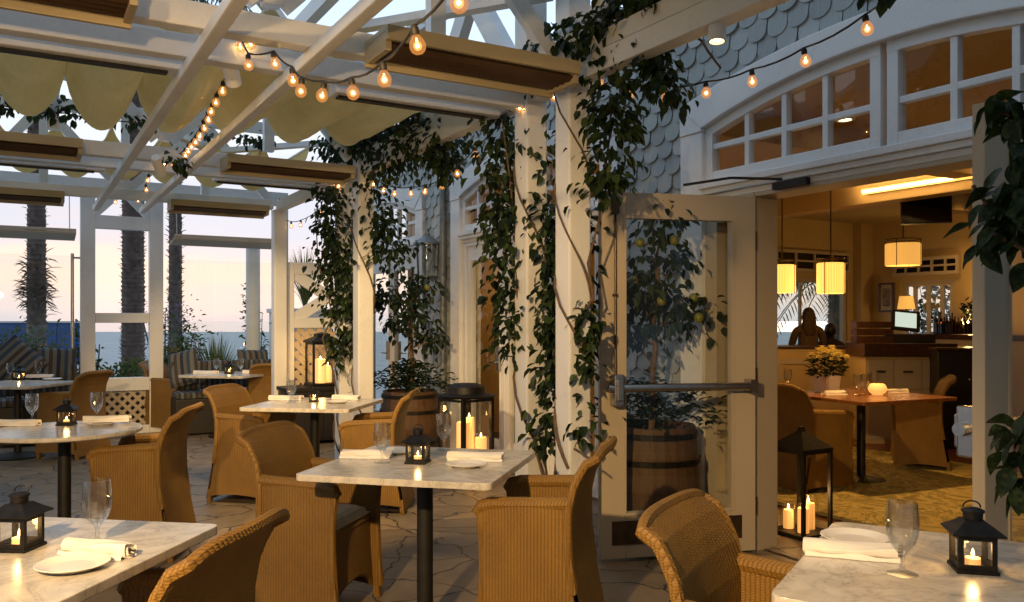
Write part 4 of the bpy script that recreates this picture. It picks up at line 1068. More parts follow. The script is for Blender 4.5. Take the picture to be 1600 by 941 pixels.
string(run([(404, 66, 4.02, 0), (360, 125, 4.4), (348, 143, 4.6), (338, 161, 4.8), (331, 175, 5.0), (325, 188, 5.2), (318, 201, 5.4), (313, 213, 5.6), (306, 223, 5.75), (300, 230, 5.9), (294, 237, 6.05), (289, 243, 6.2), (278, 252, 6.5), (270, 256, 6.6), (258, 256, 6.7), (246, 260, 6.8), (240, 262, 6.85), (232, 282, 7.4), (228, 297, 8.2), (222, 308, 9.0), (216, 314, 9.2), (208, 305, 9.3), (200, 300, 9.35), (180, 316, 9.3)]), "string of amber bulbs running between the two long rafters to the sea end")
string(run([(570, 270, 7.2), (584, 288, 7.1), (600, 298, 7.0), (617, 303, 6.9), (642, 303, 6.7), (665, 300, 6.5), (690, 291, 6.2), (714, 272, 5.9), (743, 243, 5.6), (785, 200, 5.2, 0), (817, 190, 4.85), (812, 170, 4.8), (830, 150, 4.8, 0)]), "string of amber bulbs looping from the far ivy posts to the near ivy posts")
string(run([(572, 262, 7.25, 0), (541, 277, 7.4), (527, 283, 7.5), (529, 291, 7.5), (515, 314, 7.8), (502, 332, 8.6), (470, 352, 9.3), (455, 354, 9.5), (445, 350, 9.6), (440, 338, 9.65), (437, 318, 9.7)]), "string of amber bulbs from the far ivy posts to the last pergola post")

# ================================================================== foliage
def leafcloud(mb, guides, rr, ln=(.05, .09), droop=.6, fine=False):
    """guides: (polyline, spread, number of leaves)"""
    for pl, sp, n in guides:
        pl = [Vector(p) for p in pl]; seg = [(b-a).length for a, b in zip(pl, pl[1:])]; tot = sum(seg)
        clumps = [rr.random() for _ in range(max(3, n//14))]
        for _ in range(n):
            f = min(.999, max(0, rr.choice(clumps)+rr.gauss(0, .035)))*tot; i = 0
            while i < len(seg)-1 and f > seg[i]: f -= seg[i]; i += 1
            q = pl[i].lerp(pl[i+1], min(1, f/max(seg[i], 1e-6)))
            o = Vector((rr.gauss(0, 1), rr.gauss(0, 1), rr.gauss(0, 1)*.8))*sp*.6
            d = (o.normalized()*.7+Vector((rr.uniform(-1, 1), rr.uniform(-1, 1), rr.uniform(-1.2, .5)))*.6+Vector((0, 0, -droop)))
            l = rr.uniform(*ln); (mb.fleaf if fine else mb.leaf)(q+o, d, Vector((rr.uniform(-.6, .6), rr.uniform(-.6, .6), 1)), l, l*rr.uniform(.55, .72), rr.uniform(.1, .35))
    return mb
def wander(a, b, n, amp, rr):
    a, b = Vector(a), Vector(b); return [a.lerp(b, i/n)+Vector((rr.gauss(0, amp), rr.gauss(0, amp), rr.gauss(0, amp*.6)))*(0 if i in (0, n) else 1) for i in range(n+1)]
def helix(s, t, z0, z1, r_, turns, ph, n=26):
    return [F(s+r_*math.cos(ph+2*math.pi*turns*i/n), t+r_*math.sin(ph+2*math.pi*turns*i/n), z0+(z1-z0)*i/n) for i in range(n+1)]
DENS = 1.55
def vine(label, stems, guides, seed, ln=(.038, .08), fine=False, name="climbing_vine", mat="vine"):
    rr = random.Random(seed); r = thing(name, label, "vine", stems[0][0], 0); o = Vector(stems[0][0])
    m = MB()
    for st_ in stems: m.tube([Vector(p)-o for p in st_], [.009*(1-.5*i/len(st_)) for i in range(len(st_))], 6)
    build("stem", m, M["stem"], r, smooth=True)
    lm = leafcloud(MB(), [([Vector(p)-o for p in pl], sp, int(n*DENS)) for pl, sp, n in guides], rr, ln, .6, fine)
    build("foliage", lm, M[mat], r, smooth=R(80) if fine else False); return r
rr = random.Random(11)
def gs(*a): return [F(s, t, z) for s, t, z in a]
vine("dense dark climbing vine on the nearest pair of ivy posts",
     [helix(4.13, BT, .02, 2.7, .10, 2.2, 0), helix(3.70, BT, .02, 2.7, .10, 2.6, 2), helix(3.70, BT, .6, 2.2, .098, 1.3, 4), wander(F(3.92, BT, 0), F(4.35, 2.5, 2.6), 10, .03, rr), wander(F(3.86, BT, .5), F(3.4, 2.6, 2.5), 10, .03, rr), wander(F(4.13, BT, .72), F(3.45, 2.5, .68), 8, .02, rr)],
     [(gs((4.42, 2.5, 2.72), (4.36, 2.5, 2.3), (4.24, 2.5, 1.5), (4.22, 2.52, 1.15)), .11, 520), (gs((4.15, 2.6, 2.5), (4.12, 2.65, 1.2)), .10, 260), (gs((3.93, 2.57, 2.1), (3.9, 2.6, 1.3), (3.88, 2.55, .7)), .085, 420),
      (gs((3.92, 2.7, 2.6), (3.92, 2.72, 1.2)), .12, 240), (gs((3.45, 2.6, 2.72), (3.38, 2.6, 2.4), (3.46, 2.6, 2.05)), .11, 260), (gs((3.60, 2.58, 1.6), (3.62, 2.58, .75)), .05, 130), 
      (gs((3.35, 2.5, 2.86), (4.35, 2.5, 2.82)), .11, 330), (gs((4.5, 2.6, 2.1), (4.75, 2.65, 1.9)), .08, 60)], 21)
vine("climbing vine trailing along the long beam near the arched window",
     [wander(F(3.5, BT, 2.92), F(1.7, BT+.02, 2.96), 14, .03, rr), wander(F(3.0, BT+.03, 2.9), F(2.7, BT+.1, 2.5), 5, .02, rr)],
     [(gs((3.45, 2.6, 2.92), (2.9, 2.58, 2.95)), .10, 230), (gs((3.2, 2.64, 2.75), (3.0, 2.66, 2.45)), .09, 170), (gs((2.9, 2.6, 2.93), (2.3, 2.6, 2.98)), .07, 120), (gs((2.4, 2.62, 2.90), (1.9, 2.62, 2.86)), .09, 90), (gs((2.05, 2.64, 2.8), (1.85, 2.66, 2.6)), .07, 50)], 22)
vine("dark climbing vine on the farther pair of ivy posts",
     [helix(6.89, BT, .02, 2.7, .10, 2.0, 1), helix(7.38, BT, .02, 2.7, .10, 2.4, 3), wander(F(7.13, 2.5, .0), F(7.4, 2.3, 2.4), 10, .03, rr), wander(F(7.5, 2.55, .4), F(7.2, 2.5, 1.3), 6, .04, rr)],
     [(gs((7.35, 2.42, 2.62), (7.36, 2.42, 2.0), (7.3, 2.46, 1.4)), .115, 520), (gs((7.12, 2.5, 2.2), (7.1, 2.55, 1.1)), .10, 300), (gs((6.9, 2.65, 2.6), (6.75, 2.75, 1.9)), .16, 330), (gs((7.3, 2.45, 2.9), (6.6, 2.5, 2.95)), .15, 360), (gs((7.2, 2.42, 1.3), (7.2, 2.45, .95)), .06, 60)], 23)
vine("climbing vine hanging thick from the long beam between the two pairs of posts",
     [wander(F(6.8, BT, 2.92), F(5.0, BT, 2.92), 12, .03, rr)],
     [(gs((6.8, 2.6, 2.75), (5.3, 2.62, 2.72)), .16, 620), (gs((6.8, 2.55, 2.98), (5.6, 2.55, 2.95)), .12, 300), (gs((5.6, 2.65, 2.6), (5.35, 2.66, 2.45)), .10, 110)], 24)
vine("tendrils of vine lying along the farther cross beam under the canvas",
     [wander(F(6.85, -2.4, 2.88), F(6.85, .9, 2.88), 16, .02, rr), wander(F(6.7, -1.1, 2.6), F(6.68, -1.1, 2.35), 3, .01, rr)],
     [(gs((6.82, -2.2, 2.92), (6.82, -1.0, 2.92)), .10, 200), (gs((6.82, -.8, 2.92), (6.82, .9, 2.90)), .07, 210), (gs((6.66, -1.2, 2.5), (6.64, -1.05, 2.36)), .06, 55), (gs((7.2, 1.3, 2.90), (6.9, 2.4, 2.9)), .06, 70), (gs((6.6, .95, 2.62), (6.58, 1.05, 2.52)), .05, 30)], 25)
# near vine at the frame edge, on the post outside the frame
def near(u, v, Y): return P(u, v, Y)
vine("large dark leaves of a vine hanging close in front of the edge on door",
     [[F(.72, 2.5, 1.0), near(1760, 300, 2.2), near(1690, 200, 2.25), near(1620, 190, 2.3), near(1560, 175, 2.3)], [near(1690, 330, 2.25), near(1620, 300, 2.3), near(1550, 330, 2.35), near(1520, 290, 2.35)], [near(1690, 400, 2.25), near(1600, 390, 2.3), near(1545, 360, 2.35)], [near(1720, 500, 2.2), near(1640, 640, 2.35), near(1600, 720, 2.4)]],
     [([near(1640, 180, 2.3), near(1545, 165, 2.3)], .045, 26), ([near(1640, 250, 2.3), near(1590, 210, 2.3)], .05, 22), ([near(1650, 330, 2.3), near(1570, 300, 2.33)], .055, 26), ([near(1640, 390, 2.3), near(1560, 340, 2.35)], .05, 22), ([near(1545, 380, 2.35), near(1530, 385, 2.35)], .012, 3), ([near(1640, 640, 2.4), near(1590, 700, 2.4)], .06, 34), ([near(1610, 740, 2.4), near(1585, 780, 2.4)], .04, 14)], 26, (.065, .10), True)

def barrel_tree(p, label, seed, fruits, crown, skirt, h=.72, r_=.30):
    rr = random.Random(seed); r = thing("citrus_tree", label, "potted tree", p, 0, "citrus trees in oak barrels")
    prof = [(0, .0), (r_*.80, .0), (r_*.93, h*.25), (r_, h*.5), (r_*.95, h*.78), (r_*.88, h), (r_*.80, h), (r_*.82, h-.06), (0, h-.06)]
    pl = build("planter", MB().lathe(prof, 26), M["barrel"], r, smooth=R(50))
    hm = MB()
    for z, k in ((.10, .865), (h*.30, .955), (h*.72, .975), (h*.93, .915)): hm.lathe([(r_*k, z-.018), (r_*k+.006, z-.016), (r_*k+.006, z+.016), (r_*k, z+.018)], 26)
    build("hoop", hm, M["iron"], pl)
    m = MB(); top = crown[0]
    m.tube(wander((0, 0, h-.08), (.03, -.02, top-.25), 6, .012, rr), [.022, .021, .02, .018, .017, .015, .012], 8)
    ends = []
    for k in range(9):
        a = 2*math.pi*k/9; z0 = rr.uniform(h+.35, top-.3); e = Vector((crown[1]*math.cos(a)*rr.uniform(.5, 1), crown[1]*math.sin(a)*rr.uniform(.5, 1), z0+rr.uniform(.05, .4))); ends.append(([Vector((.02, -.01, z0)), e*.5+Vector((0, 0, z0*.5)), e]))
        m.tube(ends[-1], [.009, .007, .004], 6)
    build("trunk", m, M["stem"], r, smooth=True)
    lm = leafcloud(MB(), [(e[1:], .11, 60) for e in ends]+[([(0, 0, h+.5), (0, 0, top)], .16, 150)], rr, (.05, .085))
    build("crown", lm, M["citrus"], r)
    sm_ = MB()
    for _ in range(skirt):
        a = rr.uniform(0, 6.28); q = abs(rr.gauss(0, .62)); d = Vector((math.cos(a)*q*r_*1.25, math.sin(a)*q*r_*1.25, h+.02+rr.uniform(0, .30)*max(.1, 1-q*.5)))
        if q > 1.9: continue
        sm_.leaf(d, Vector((math.cos(a), math.sin(a), rr.uniform(-.5, .9))), Vector((rr.uniform(-.5, .5), rr.uniform(-.5, .5), 1)), rr.uniform(.04, .065), .032)
    build("skirt_foliage", sm_, M["citrus"], r)
    for x, y, z in fruits: build("fruit", MB().sphere((x, y, z), .029, 12, 8, (1, 1, 1.08)), M["fruit"], r, smooth=True)
    return r
barrel_tree(F(4.02, 3.38, 0), "citrus tree with yellow green fruit in an oak barrel behind the open glass door", 31, [(-.10, -.22, 1.85), (.10, -.24, 1.86), (-.14, -.2, 1.62), (.26, -.18, 1.40), (.02, -.27, 1.50), (.24, -.12, 1.52), (-.30, -.1, 1.45)], (2.05, .38), 520, .74, .31)
barrel_tree(F(7.55, 3.30, 0), "leafy citrus tree in an oak barrel between the far ivy posts and the wall lantern", 32, [(.2, -.3, 1.7)], (2.15, .50), 900, .70, .30)
# ================================================================== banquettes, pillows, planting beyond
def bench(s, t0, t1, label):
    r = thing("striped_banquette", label, "bench", F(s, (t0+t1)/2, 0), TH); h = (t1-t0)/2
    build("seat", MB().box(-h, -.50, .02, h, 0, .44), M["leatherdark"], r, bevel=.01); build("seat_pad", MB().box(-h+.01, -.51, .442, h-.01, -.09, .52), M["bench"], r, bevel=.025)
    build("backrest", MB().box(-h, -.085, .522, h, .02, .88), M["bench"], r, bevel=.03); return r
bench(11.08, -.20, .58, "dark banquette with a striped back left of the triangle headed screen"); bench(11.08, 1.60, 2.95, "striped banquette under the wide glass wind panel")
def pillow(p, rz, tilt, roll, label, w=.46, h=.42, mat="stripe"):
    def fn(sg):
        def f(a, b):
            u, v = -1+2*a, -1+2*b; k = (1-u**4)*(1-v**4); return (u*w/2*(1-.05*(1-v*v)*0), sg*.075*k**.6, v*h/2)
        return f
    A = MB().grid(fn(1), 12, 12); B = MB().grid(fn(-1), 12, 12); m = MB(); m.add(A.v, [x[::-1] for x in A.f]); m.add(B.v, B.f)
    o = build("throw_pillow", m, M[mat], smooth=R(70)); o.location = p; o.rotation_euler = (tilt, roll, rz); return tag(o, label, "pillow", "striped pillows on the banquettes")
pillow(P(25, 568, 9.45), TH*.5, R(-14), R(42), "striped pillow standing on its corner at the far left", .50, .46); pillow(P(87, 571, 9.7), TH+R(4), R(-16), R(4), "upright striped pillow left of the white screen", .42, .42)
pillow(P(286, 576, 10.35), TH-R(30), R(-22), R(-14), "striped pillow leaning at the left end of the far bench", .36, .46); pillow(P(396, 570, 11.0), TH+R(10), R(-16), R(3), "striped pillow at the right end of the far bench", .42, .40)
def shrub(p, w, d, h, n, label, mat, ln, seed, name="shrub", z0=0.0, group=None, cat="shrub", upright=False):
    rr = random.Random(seed); r = thing(name, label, cat, p, TH, group); m = MB(); st_ = MB()
    for k in range(max(5, n//60)):
        x, y = rr.uniform(-w, w)*.8, rr.uniform(-d, d)*.8; st_.tube([(x*.5, y*.5, z0), (x*.8, y*.8, h*.5), (x, y, h*.85)], [.012, .009, .004], 5)
    cl = [(rr.uniform(-w, w)*.8, rr.uniform(-d, d)*.8, rr.uniform(.35, .92)*h) for _ in range(max(6, n//40))]
    for _ in range(n):
        c = rr.choice(cl); q = Vector((c[0]+rr.gauss(0, .13)*min(1, w*2), c[1]+rr.gauss(0, .12)*min(1, d*2), max(z0, c[2]+rr.gauss(0, .12)*h)))
        l = rr.uniform(*ln); m.leaf(q, Vector((rr.uniform(-1, 1), rr.uniform(-1, 1), rr.uniform(-.4, 1))), Vector((rr.uniform(-1, 1), rr.uniform(-1, 1), 1)), l, l*.5)
    build("stem", st_, M["stem"], r); build("foliage", m, M[mat], r); return r
shrub(F(12.0, -.25, 0), .75, .25, 1.22, 1900, "dense green hedge behind the left banquette", "shrub", (.05, .09), 41, "hedge")
shrub(F(11.75, .74, 0), .18, .18, 1.28, 380, "small green bush seen low through the triangle headed screen", "shrub", (.05, .10), 48)
shrub(F(12.0, 1.85, 0), .38, .25, 1.34, 1000, "dense green bush behind the left end of the far bench", "shrub", (.05, .09), 42)
shrub(F(12.6, 1.75, .85), .40, .22, .80, 420, "purple statice flowers above the green bush", "statice", (.03, .06), 43, "flowering_plant", 0.0, None, "plant")
shrub(F(11.95, 2.85, 0), .15, .15, 1.75, 420, "tall thin bush with pale leaves at the right end of the glass", "shrub", (.05, .09), 44)
def grass_clump(p, n, h, spread, label, seed):
    rr = random.Random(seed); r = thing("ornamental_grass", label, "plant", p); m = MB()
    for _ in range(n):
        a = rr.uniform(0, 6.28); b = rr.uniform(.15, 1)*spread; hh = h*rr.uniform(.6, 1); wd = .010
        pts = [Vector((math.cos(a)*b*f**1.5, math.sin(a)*b*f**1.5, hh*(f-.25*f*f*b/spread))) for f in (0, .35, .7, 1)]
        sd = Vector((-math.sin(a), math.cos(a), 0)); vs = []
        for q, k in zip(pts, (1, 1, .7, .1)): vs += [q-sd*wd*k, q+sd*wd*k]
        m.add(vs, [(0,1,3,2), (2,3,5,4), (4,5,7,6)])
    build("blade", m, M["grassy"], r); return r
grass_clump(P(338, 600, 12.3)*1 - Vector((0, 0, P(338, 600, 12.3).z)), 420, 1.32, .55, "spiky ornamental grass behind the far bench", 45)
grass_clump(F(11.9, 3.55, 1.55), 160, 1.0, .45, "spiky strap leaved plant above the X screen", 46)
rp_ = thing("garden_post", "white round topped garden post behind the right end of the glass", "post", F(11.75, 2.78, 0), TH)
build("shaft", MB().lathe([(.095, 0), (.095, 2.38), (.10, 2.40), (.09, 2.47), (.06, 2.52), (0, 2.54)], 20), M["white"], rp_, smooth=True)
pot = thing("tall_planter", "white planter plinth behind the X screen holding a spiky plant", "planter", F(11.9, 3.55, 0), TH)
build("plinth", MB().box(-.45, -.25, 0, .3, .25, 1.50), M["white"], pot, bevel=.01); build("rim", MB().box(-.48, -.28, 1.501, .33, .28, 1.56), M["white"], pot, bevel=.008)
def palm(p, r0, h, label, seed, skirt=None):
    rr = random.Random(seed); r = thing("palm_tree", label, "palm tree", p, 0, "palm trees on the beach side")
    n = int(h/.11); prof = []
    for i in range(n):
        z = h*i/n; k = r0*(1.12-.25*i/n); prof += [(k*rr.uniform(.90, .97), z+rr.uniform(-.015, .015)), (k*rr.uniform(.99, 1.06), z+.07)]
    m = MB().lathe([(0, 0)]+prof+[(0, h)], 14)
    for i in range(int(h*70)):
        z = rr.uniform(.3, h); a = rr.uniform(0, 6.28); k = r0*(1.1-.25*z/h); m.leaf((k*math.cos(a)*.95, k*math.sin(a)*.95, z), (math.cos(a), math.sin(a), rr.uniform(.2, 1.4)), (0, 0, 1), rr.uniform(.05, .14), .05)
    if skirt:
        for i in range(240):
            z = rr.gauss(skirt, .30); a = rr.uniform(0, 6.28); k = r0; m.leaf((k*math.cos(a), k*math.sin(a), z), (math.cos(a), math.sin(a), rr.uniform(-.6, .9)), (0, 0, 1), rr.uniform(.15, .38), .06)
    build("trunk", m, M["trunk"], r)
    fm = MB()
    for k in range(22):
        a = 2*math.pi*k/22+rr.uniform(-.1, .1); el_ = rr.uniform(-.3, 1.0); L_ = rr.uniform(2.0, 2.8); pts = []
        for i in range(9):
            f = i/8; pts.append(Vector((math.cos(a)*L_*f*math.cos(el_*.6), math.sin(a)*L_*f*math.cos(el_*.6), h+L_*(math.sin(el_)*f-.75*f*f))))
        fm.tube(pts, .012, 4)
        for i in range(1, 9):
            for j in range(3):
                q = pts[i-1].lerp(pts[i], j/3); d = (pts[i]-pts[i-1]).normalized(); sd = d.cross(Vector((0, 0, 1))).normalized()
                for sg in (-1, 1): fm.leaf(q, sd*sg+d*.6+Vector((0, 0, -.5)), (0, 0, 1), .5*(1-.5*abs(i/8-.4)), .035)
    build("frond", fm, M["shrub"], r); return r
def gp(u, Y, z=-.03): return Vector(((u-800)/FPX*Y, Y, z))
palm(gp(57, 19), .19, 9.4, "palm trunk with a shaggy skirt of fronds left of the white screen", 51, 2.15)
palm(gp(208, 20.5), .25, 9.9, "thick palm trunk seen through the triangle headed screen", 52)
palm(gp(1303, 18.5), .13, 2.45, "short palm outside the indoor sea window", 54)
palm(gp(274, 18.5), .135, 9.2, "slim palm trunk right of the triangle headed screen", 53)
bwl = thing("blue_wall", "long bright blue board wall on the beach behind the palms", "wall", gp(40, 27), R(0))
build("board_panel", MB().box(-6.0, -.05, 0, 1.75, .05, 1.36), M["bluewall"], bwl)
for x in (-5, -4, -3, -2, -1, 0, 1): build("batten", MB().box(x-.03, -.085, 0, x+.03, -.05, 1.36), M["bluewall"], bwl)
build("cap_rail", MB().box(-6.02, -.09, 1.362, 1.77, .09, 1.41), M["white"], bwl)
shrub(gp(205, 17.5), .6, .4, .55, 260, "low dry bush at the foot of the thick palm", "grassy", (.08, .16), 47, "shrub")

# ================================================================== restaurant interior
def I(u, v, Y): q = P(u, v, Y); return q
rg = thing("area_rug", "mottled gold and olive rug under the indoor table", "rug", F(4.85, 6.15, .012), TH)
rm = MB().box(-1.25, -2.1, 0, 1.6, 1.6, .014); build("pile", rm, M["rug"], rg, bevel=.004); build("border", MB().box(-1.31, -2.16, -.002, 1.66, 1.66, .006), M["rugedge"], rg)
itc = Vector((3.0, 7.15, 0)); idg = 24
it = table("dining_table", itc, idg, "polished wooden table with flowers inside the restaurant", 1.05, False, "tablewood", "wooden tables inside", .02)
ia, ib = ax(idg)
chair(2.46, 6.85, (.95, .28), "wicker armchair just inside the doorway tucked sideways to the wooden table", 0, "wicker armchairs inside the restaurant")
p = G(1428, 735); chair(p.x+.10, p.y+.15, (-.93, .36), "dark wicker armchair right of the indoor table on the rug", 0, "wicker armchairs inside the restaurant")
fv = thing("flower_pot", "square cream pot of yellow chrysanthemums on the indoor table", "flower pot", P(1292, 612, 7.35)*1, R(20)); fv.location.z = .7505
build("pot", MB().lathe([(0, 0), (.10, 0), (.118, .15), (.105, .15), (.10, .13), (0, .13)], 4, rot=R(45)), M["porcelain"], fv, bevel=.004, weld=True)
rr = random.Random(77); fm = MB(); gm = MB()
for _ in range(42):
    a = rr.uniform(0, 6.28); q = math.sqrt(rr.random())*.165; c = Vector((q*math.cos(a), q*math.sin(a), .36-q*q*3.2+rr.uniform(-.03, .02)))
    fm.sphere(c+Vector((0, 0, .03)), .016, 8, 5, (1, 1, .7))
    for k in range(18): b = 2*math.pi*k/9+(.35 if k > 8 else 0); fm.leaf(c+Vector((0, 0, .028)), (math.cos(b), math.sin(b), .15 if k < 9 else 1.0), (-math.cos(b), -math.sin(b), 1), .036, .018)
for _ in range(240):
    a = rr.uniform(0, 6.28); q = math.sqrt(rr.random())*.15; gm.leaf((q*math.cos(a), q*math.sin(a), rr.uniform(.14, .31)), (math.cos(a), math.sin(a), rr.uniform(-.3, 1)), (0, 0, 1), .06, .03)
build("blossom", fm, M["mum"], fv); build("foliage", gm, M["citrus"], fv)
def IT_(u, v): return G(u, v, TZ)
goblet(IT_(1340, 618), "left of two goblets beside the flower pot on the indoor table"); goblet(IT_(1352, 616), "right of two goblets beside the flower pot on the indoor table"); goblet(IT_(1231, 606), "goblet at the left end of the indoor table by the door jamb"); goblet(IT_(1366, 612), "goblet behind the candle bowl on the indoor table")
napkin(IT_(1303, 617), R(18), "rolled napkin beside the flower pot on the indoor table", .22, .06, 18); napkin(IT_(1400, 614), R(8), "rolled napkin right of the candle bowl on the indoor table", .20, .06, 19)
cb = thing("candle_bowl", "round glowing candle bowl on the indoor table", "candle bowl", IT_(1371, 617), 0)
build("bowl", MB().lathe([(0, 0), (.04, 0), (.072, .03), (.078, .055), (.062, .088), (.050, .095)], 20), M["wax"], cb, smooth=True); build("flame", MB().lathe([(0, .05), (.006, .06), (.006, .07), (0, .085)], 8), M["flame"], cb)
# pendants
def pendant(p, r_, h, label, ceil=3.0, mat="shade", power=9):
    o = thing("pendant_lamp", label, "pendant lamp", p, 0, "glowing shades hung inside the restaurant")
    build("shade", MB().lathe([(r_*.96, -h/2), (r_, -h/2+.01), (r_, h/2-.01), (r_*.96, h/2)], 32), M[mat], o, smooth=R(60))
    m = MB(); m.tube([(0, 0, h/2+.06), (0, 0, ceil-p[2])], .008, 6); m.tube([(r_*math.cos(a), r_*math.sin(a), h/2+.05) for a in [2*math.pi*i/16 for i in range(16)]], .006, 5, True)
    for i in range(4): a = R(45+90*i); m.tube([(r_*1.01*math.cos(a), r_*1.01*math.sin(a), -h/2-.01), (r_*1.01*math.cos(a), r_*1.01*math.sin(a), h/2+.05), (0, 0, h/2+.07)], .005, 5)
    build("frame", m, M["bronze"], o)
    build("diffuser", MB().lathe([(0, -h/2+.02), (r_*.94, -h/2+.02)], 24), M[mat], o)
    l = bpy.data.lights.new("lamp_glow", "POINT"); l.energy = power; l.color = (1, .53, .15); l.energy = power*1.0; l.shadow_soft_size = .08
    q = bpy.data.objects.new("lamp_glow", l); COL.objects.link(q); q.parent = o; q.location = (0, 0, -h/2-.12)
    return o
pendant(P(1298, 435, 9.3), .150, .34, "pleated drum lamp hanging in the middle of the doorway view"); pendant(P(1222, 436, 9.6), .150, .32, "pleated drum lamp half hidden by the door jamb"); pendant(F(2.0, 5.6, 2.15), .15, .32, "added pleated drum lamp to light the ceiling behind the near arched window", 3.0, "shade", 2.2); pendant(F(6.5, 5.6, 2.15), .15, .32, "added pleated drum lamp to warm the room behind the middle arched window", 3.0, "shade", 4); pendant(F(9.0-.6, 5.4, 2.15), .15, .32, "added pleated drum lamp to warm the room behind the far arched window", 3.0, "shade", 4)  # pendants behind the arched windows are added to light ceiling and panes
pendant(P(1411, 398, 10.2), .205, .27, "wide linen drum lamp hanging near the ceiling", 3.0, "shade2")
# table lamp by the garden door
tl_ = thing("table_lamp", "small lit table lamp beside the picture", "lamp", P(1416, 505, 13.0), 0); build("lamp_shade", MB().lathe([(.13, .22), (.10, .42)], 20), M["shade2"], tl_, smooth=True); build("stand", MB().lathe([(0, -.04), (.07, -.04), (.07, -.02), (.015, 0), (.02, .1), (.012, .25), (0, .25)], 12), M["bronze"], tl_, smooth=True)
# ceiling lamps (cove strip, downlights)
cv = thing("cove_light", "warm strip lamp along the indoor ceiling recess", "strip light", F(3.9, 7.96, 2.80), TH)
build("tube", MB().box(-.015, -2.2, -.012, .015, 2.0, .012), M["cove"], cv); build("channel", MB().box(.016, -2.22, -.03, .06, 2.02, .03), M["creamwall"], cv)
l = bpy.data.lights.new("cove_glow", "AREA"); l.shape = "RECTANGLE"; l.size = .1; l.size_y = 4.6; l.energy = 26; l.color = (1, .60, .22); q = bpy.data.objects.new("cove_glow", l); COL.objects.link(q); q.parent = cv; q.location = (-.05, -.2, 0); q.rotation_euler = (0, R(-120), 0)
def downlight(s, t, power, label, z=2.99, aim=None):
    if "over the indoor table" in label: power *= 6.5
    o = thing("ceiling_downlight", label, "downlight", F(s, t, z), TH, "recessed downlights in the restaurant ceiling")
    build("trim", MB().lathe([(.075, 0), (.075, -.012), (.055, -.012), (.05, .0)], 20), M["white"], o, smooth=True); build("lens", MB().lathe([(0, -.003), (.052, -.004)], 16), M["lampface"], o)
    l = bpy.data.lights.new("downlight_beam", "SPOT"); l.energy = power; l.color = (1, .53, .15); l.energy = power*(.72 if power > 150 else .5); l.spot_size = R(80) if "over the indoor table" in label else R(125); l.spot_blend = .8; l.shadow_soft_size = .05
    q = bpy.data.objects.new("downlight_beam", l); COL.objects.link(q); q.parent = o; q.location = (0, 0, -.03)
for (s_, t_, pw, lb) in ((4.35, 6.0-.35, 62, "recessed ceiling light over the indoor table"), (5.6, 9.8, 42, "recessed ceiling light before the bar"), (7.6, 8.0, 39, "recessed ceiling light near the sea window"), (5.2, 11.6, 46, "recessed ceiling light over the back bar"), (7.2, 11.6, 39, "recessed ceiling light by the framed picture"), (2.4, 5.6, 12, "recessed ceiling light inside the right half of the doorway")):
    downlight(s_, t_, pw, lb, 2.99)
# television
tv = thing("wall_tv", "dark flat television hung from the indoor ceiling", "tv", P(1447, 327, 9.0), TH-R(90)+R(30)); tv.rotation_euler = (R(-8), 0, R(-24))
build("case", MB().box(-.25, 0, -.155, .25, .05, .155), M["leatherdark"], tv, bevel=.006); build("screen", MB().box(-.235, -.004, -.14, .235, -.001, .14), M["screen_off"], tv); build("mount", MB().tube([(0, .03, .15), (0, .03, .42)], .02, 8), M["iron_matte"], tv)
# counters
pt = thing("low_partition", "plain cream half wall before the sea window indoors", "partition", P(1275, 600, 10.6)*1, 0); pt.location.z = .004; pt.rotation_euler.z = R(-8)
build("panel", MB().box(-.55, -.06, 0, .62, .06, 1.03), M["creamwall"], pt, bevel=.005); build("cap", MB().box(-.57, -.09, 1.031, .64, .09, 1.06), M["darkwood"], pt, bevel=.005); build("panel_frame", MB().box(-.50, -.075, .25, -.42, -.061, .90).box(-.10, -.075, .25, -.02, -.061, .90).box(-.42, -.074, .25, -.10, -.061, .32).box(-.42, -.074, .83, -.10, -.061, .90), M["cream"], pt)
bc = thing("bar_counter", "cream cabinet counter with thick dark wooden top and drawers", "bar counter", P(1405, 600, 9.6)*1, R(-6)); bc.location.z = .004
build("worktop", MB().box(-.50, -.36, .98, .50, .36, 1.13), M["darkwood"], bc, bevel=.01); build("carcass", MB().box(-.47, -.32, 0, .42, .32, .978), M["creamwall"], bc, bevel=.004)
for x0, x1 in ((-.45, -.18), (-.165, .12), (.135, .40)):
    d = build("drawer_front", MB().box(x0, -.338, .62, x1, -.321, .94), M["cream"], bc, bevel=.004); build("pull", MB().box((x0+x1)/2-.05, -.352, .80, (x0+x1)/2+.05, -.339, .825), M["bronze"], d)
    build("door", MB().box(x0, -.338, .06, x1, -.321, .60), M["cream"], bc, bevel=.004)
ps = thing("till_screen", "lit touch screen till on a dark base upon the bar counter", "till", P(1418, 528, 9.55), R(-10)); ps.location.z = 1.135
build("base", MB().box(-.22, -.14, 0, .26, .16, .10), M["leatherdark"], ps, bevel=.01)
t1_ = build("screen_case", MB().box(-.155, -.02, -.11, .155, .02, .13), M["leatherdark"], ps, bevel=.006); t1_.location = (-.03, -.02, .24); t1_.rotation_euler = (R(-18), R(6), 0)
build("screen", MB().box(-.115, -.024, -.075, .115, -.021, .10), M["postscreen"], t1_)
dk = thing("dark_stand", "tall dark waiter station beside the bar counter", "stand", P(1492, 600, 9.2)*1, R(-10)); dk.location.z = .004
build("carcass", MB().box(-.26, -.28, 0, .36, .28, 1.06), M["leatherdark"], dk, bevel=.01); build("top", MB().box(-.28, -.30, 1.061, .38, .30, 1.09), M["darkwood"], dk, bevel=.004); build("knob", MB().sphere((.05, -.295, .75), .016), M["chrome"], dk, smooth=True)
bb = thing("back_bar", "long back bar shelf lit warm behind the counter", "back bar", P(1500, 530, 11.9)*1, TH-R(90)); bb.location.z = .004
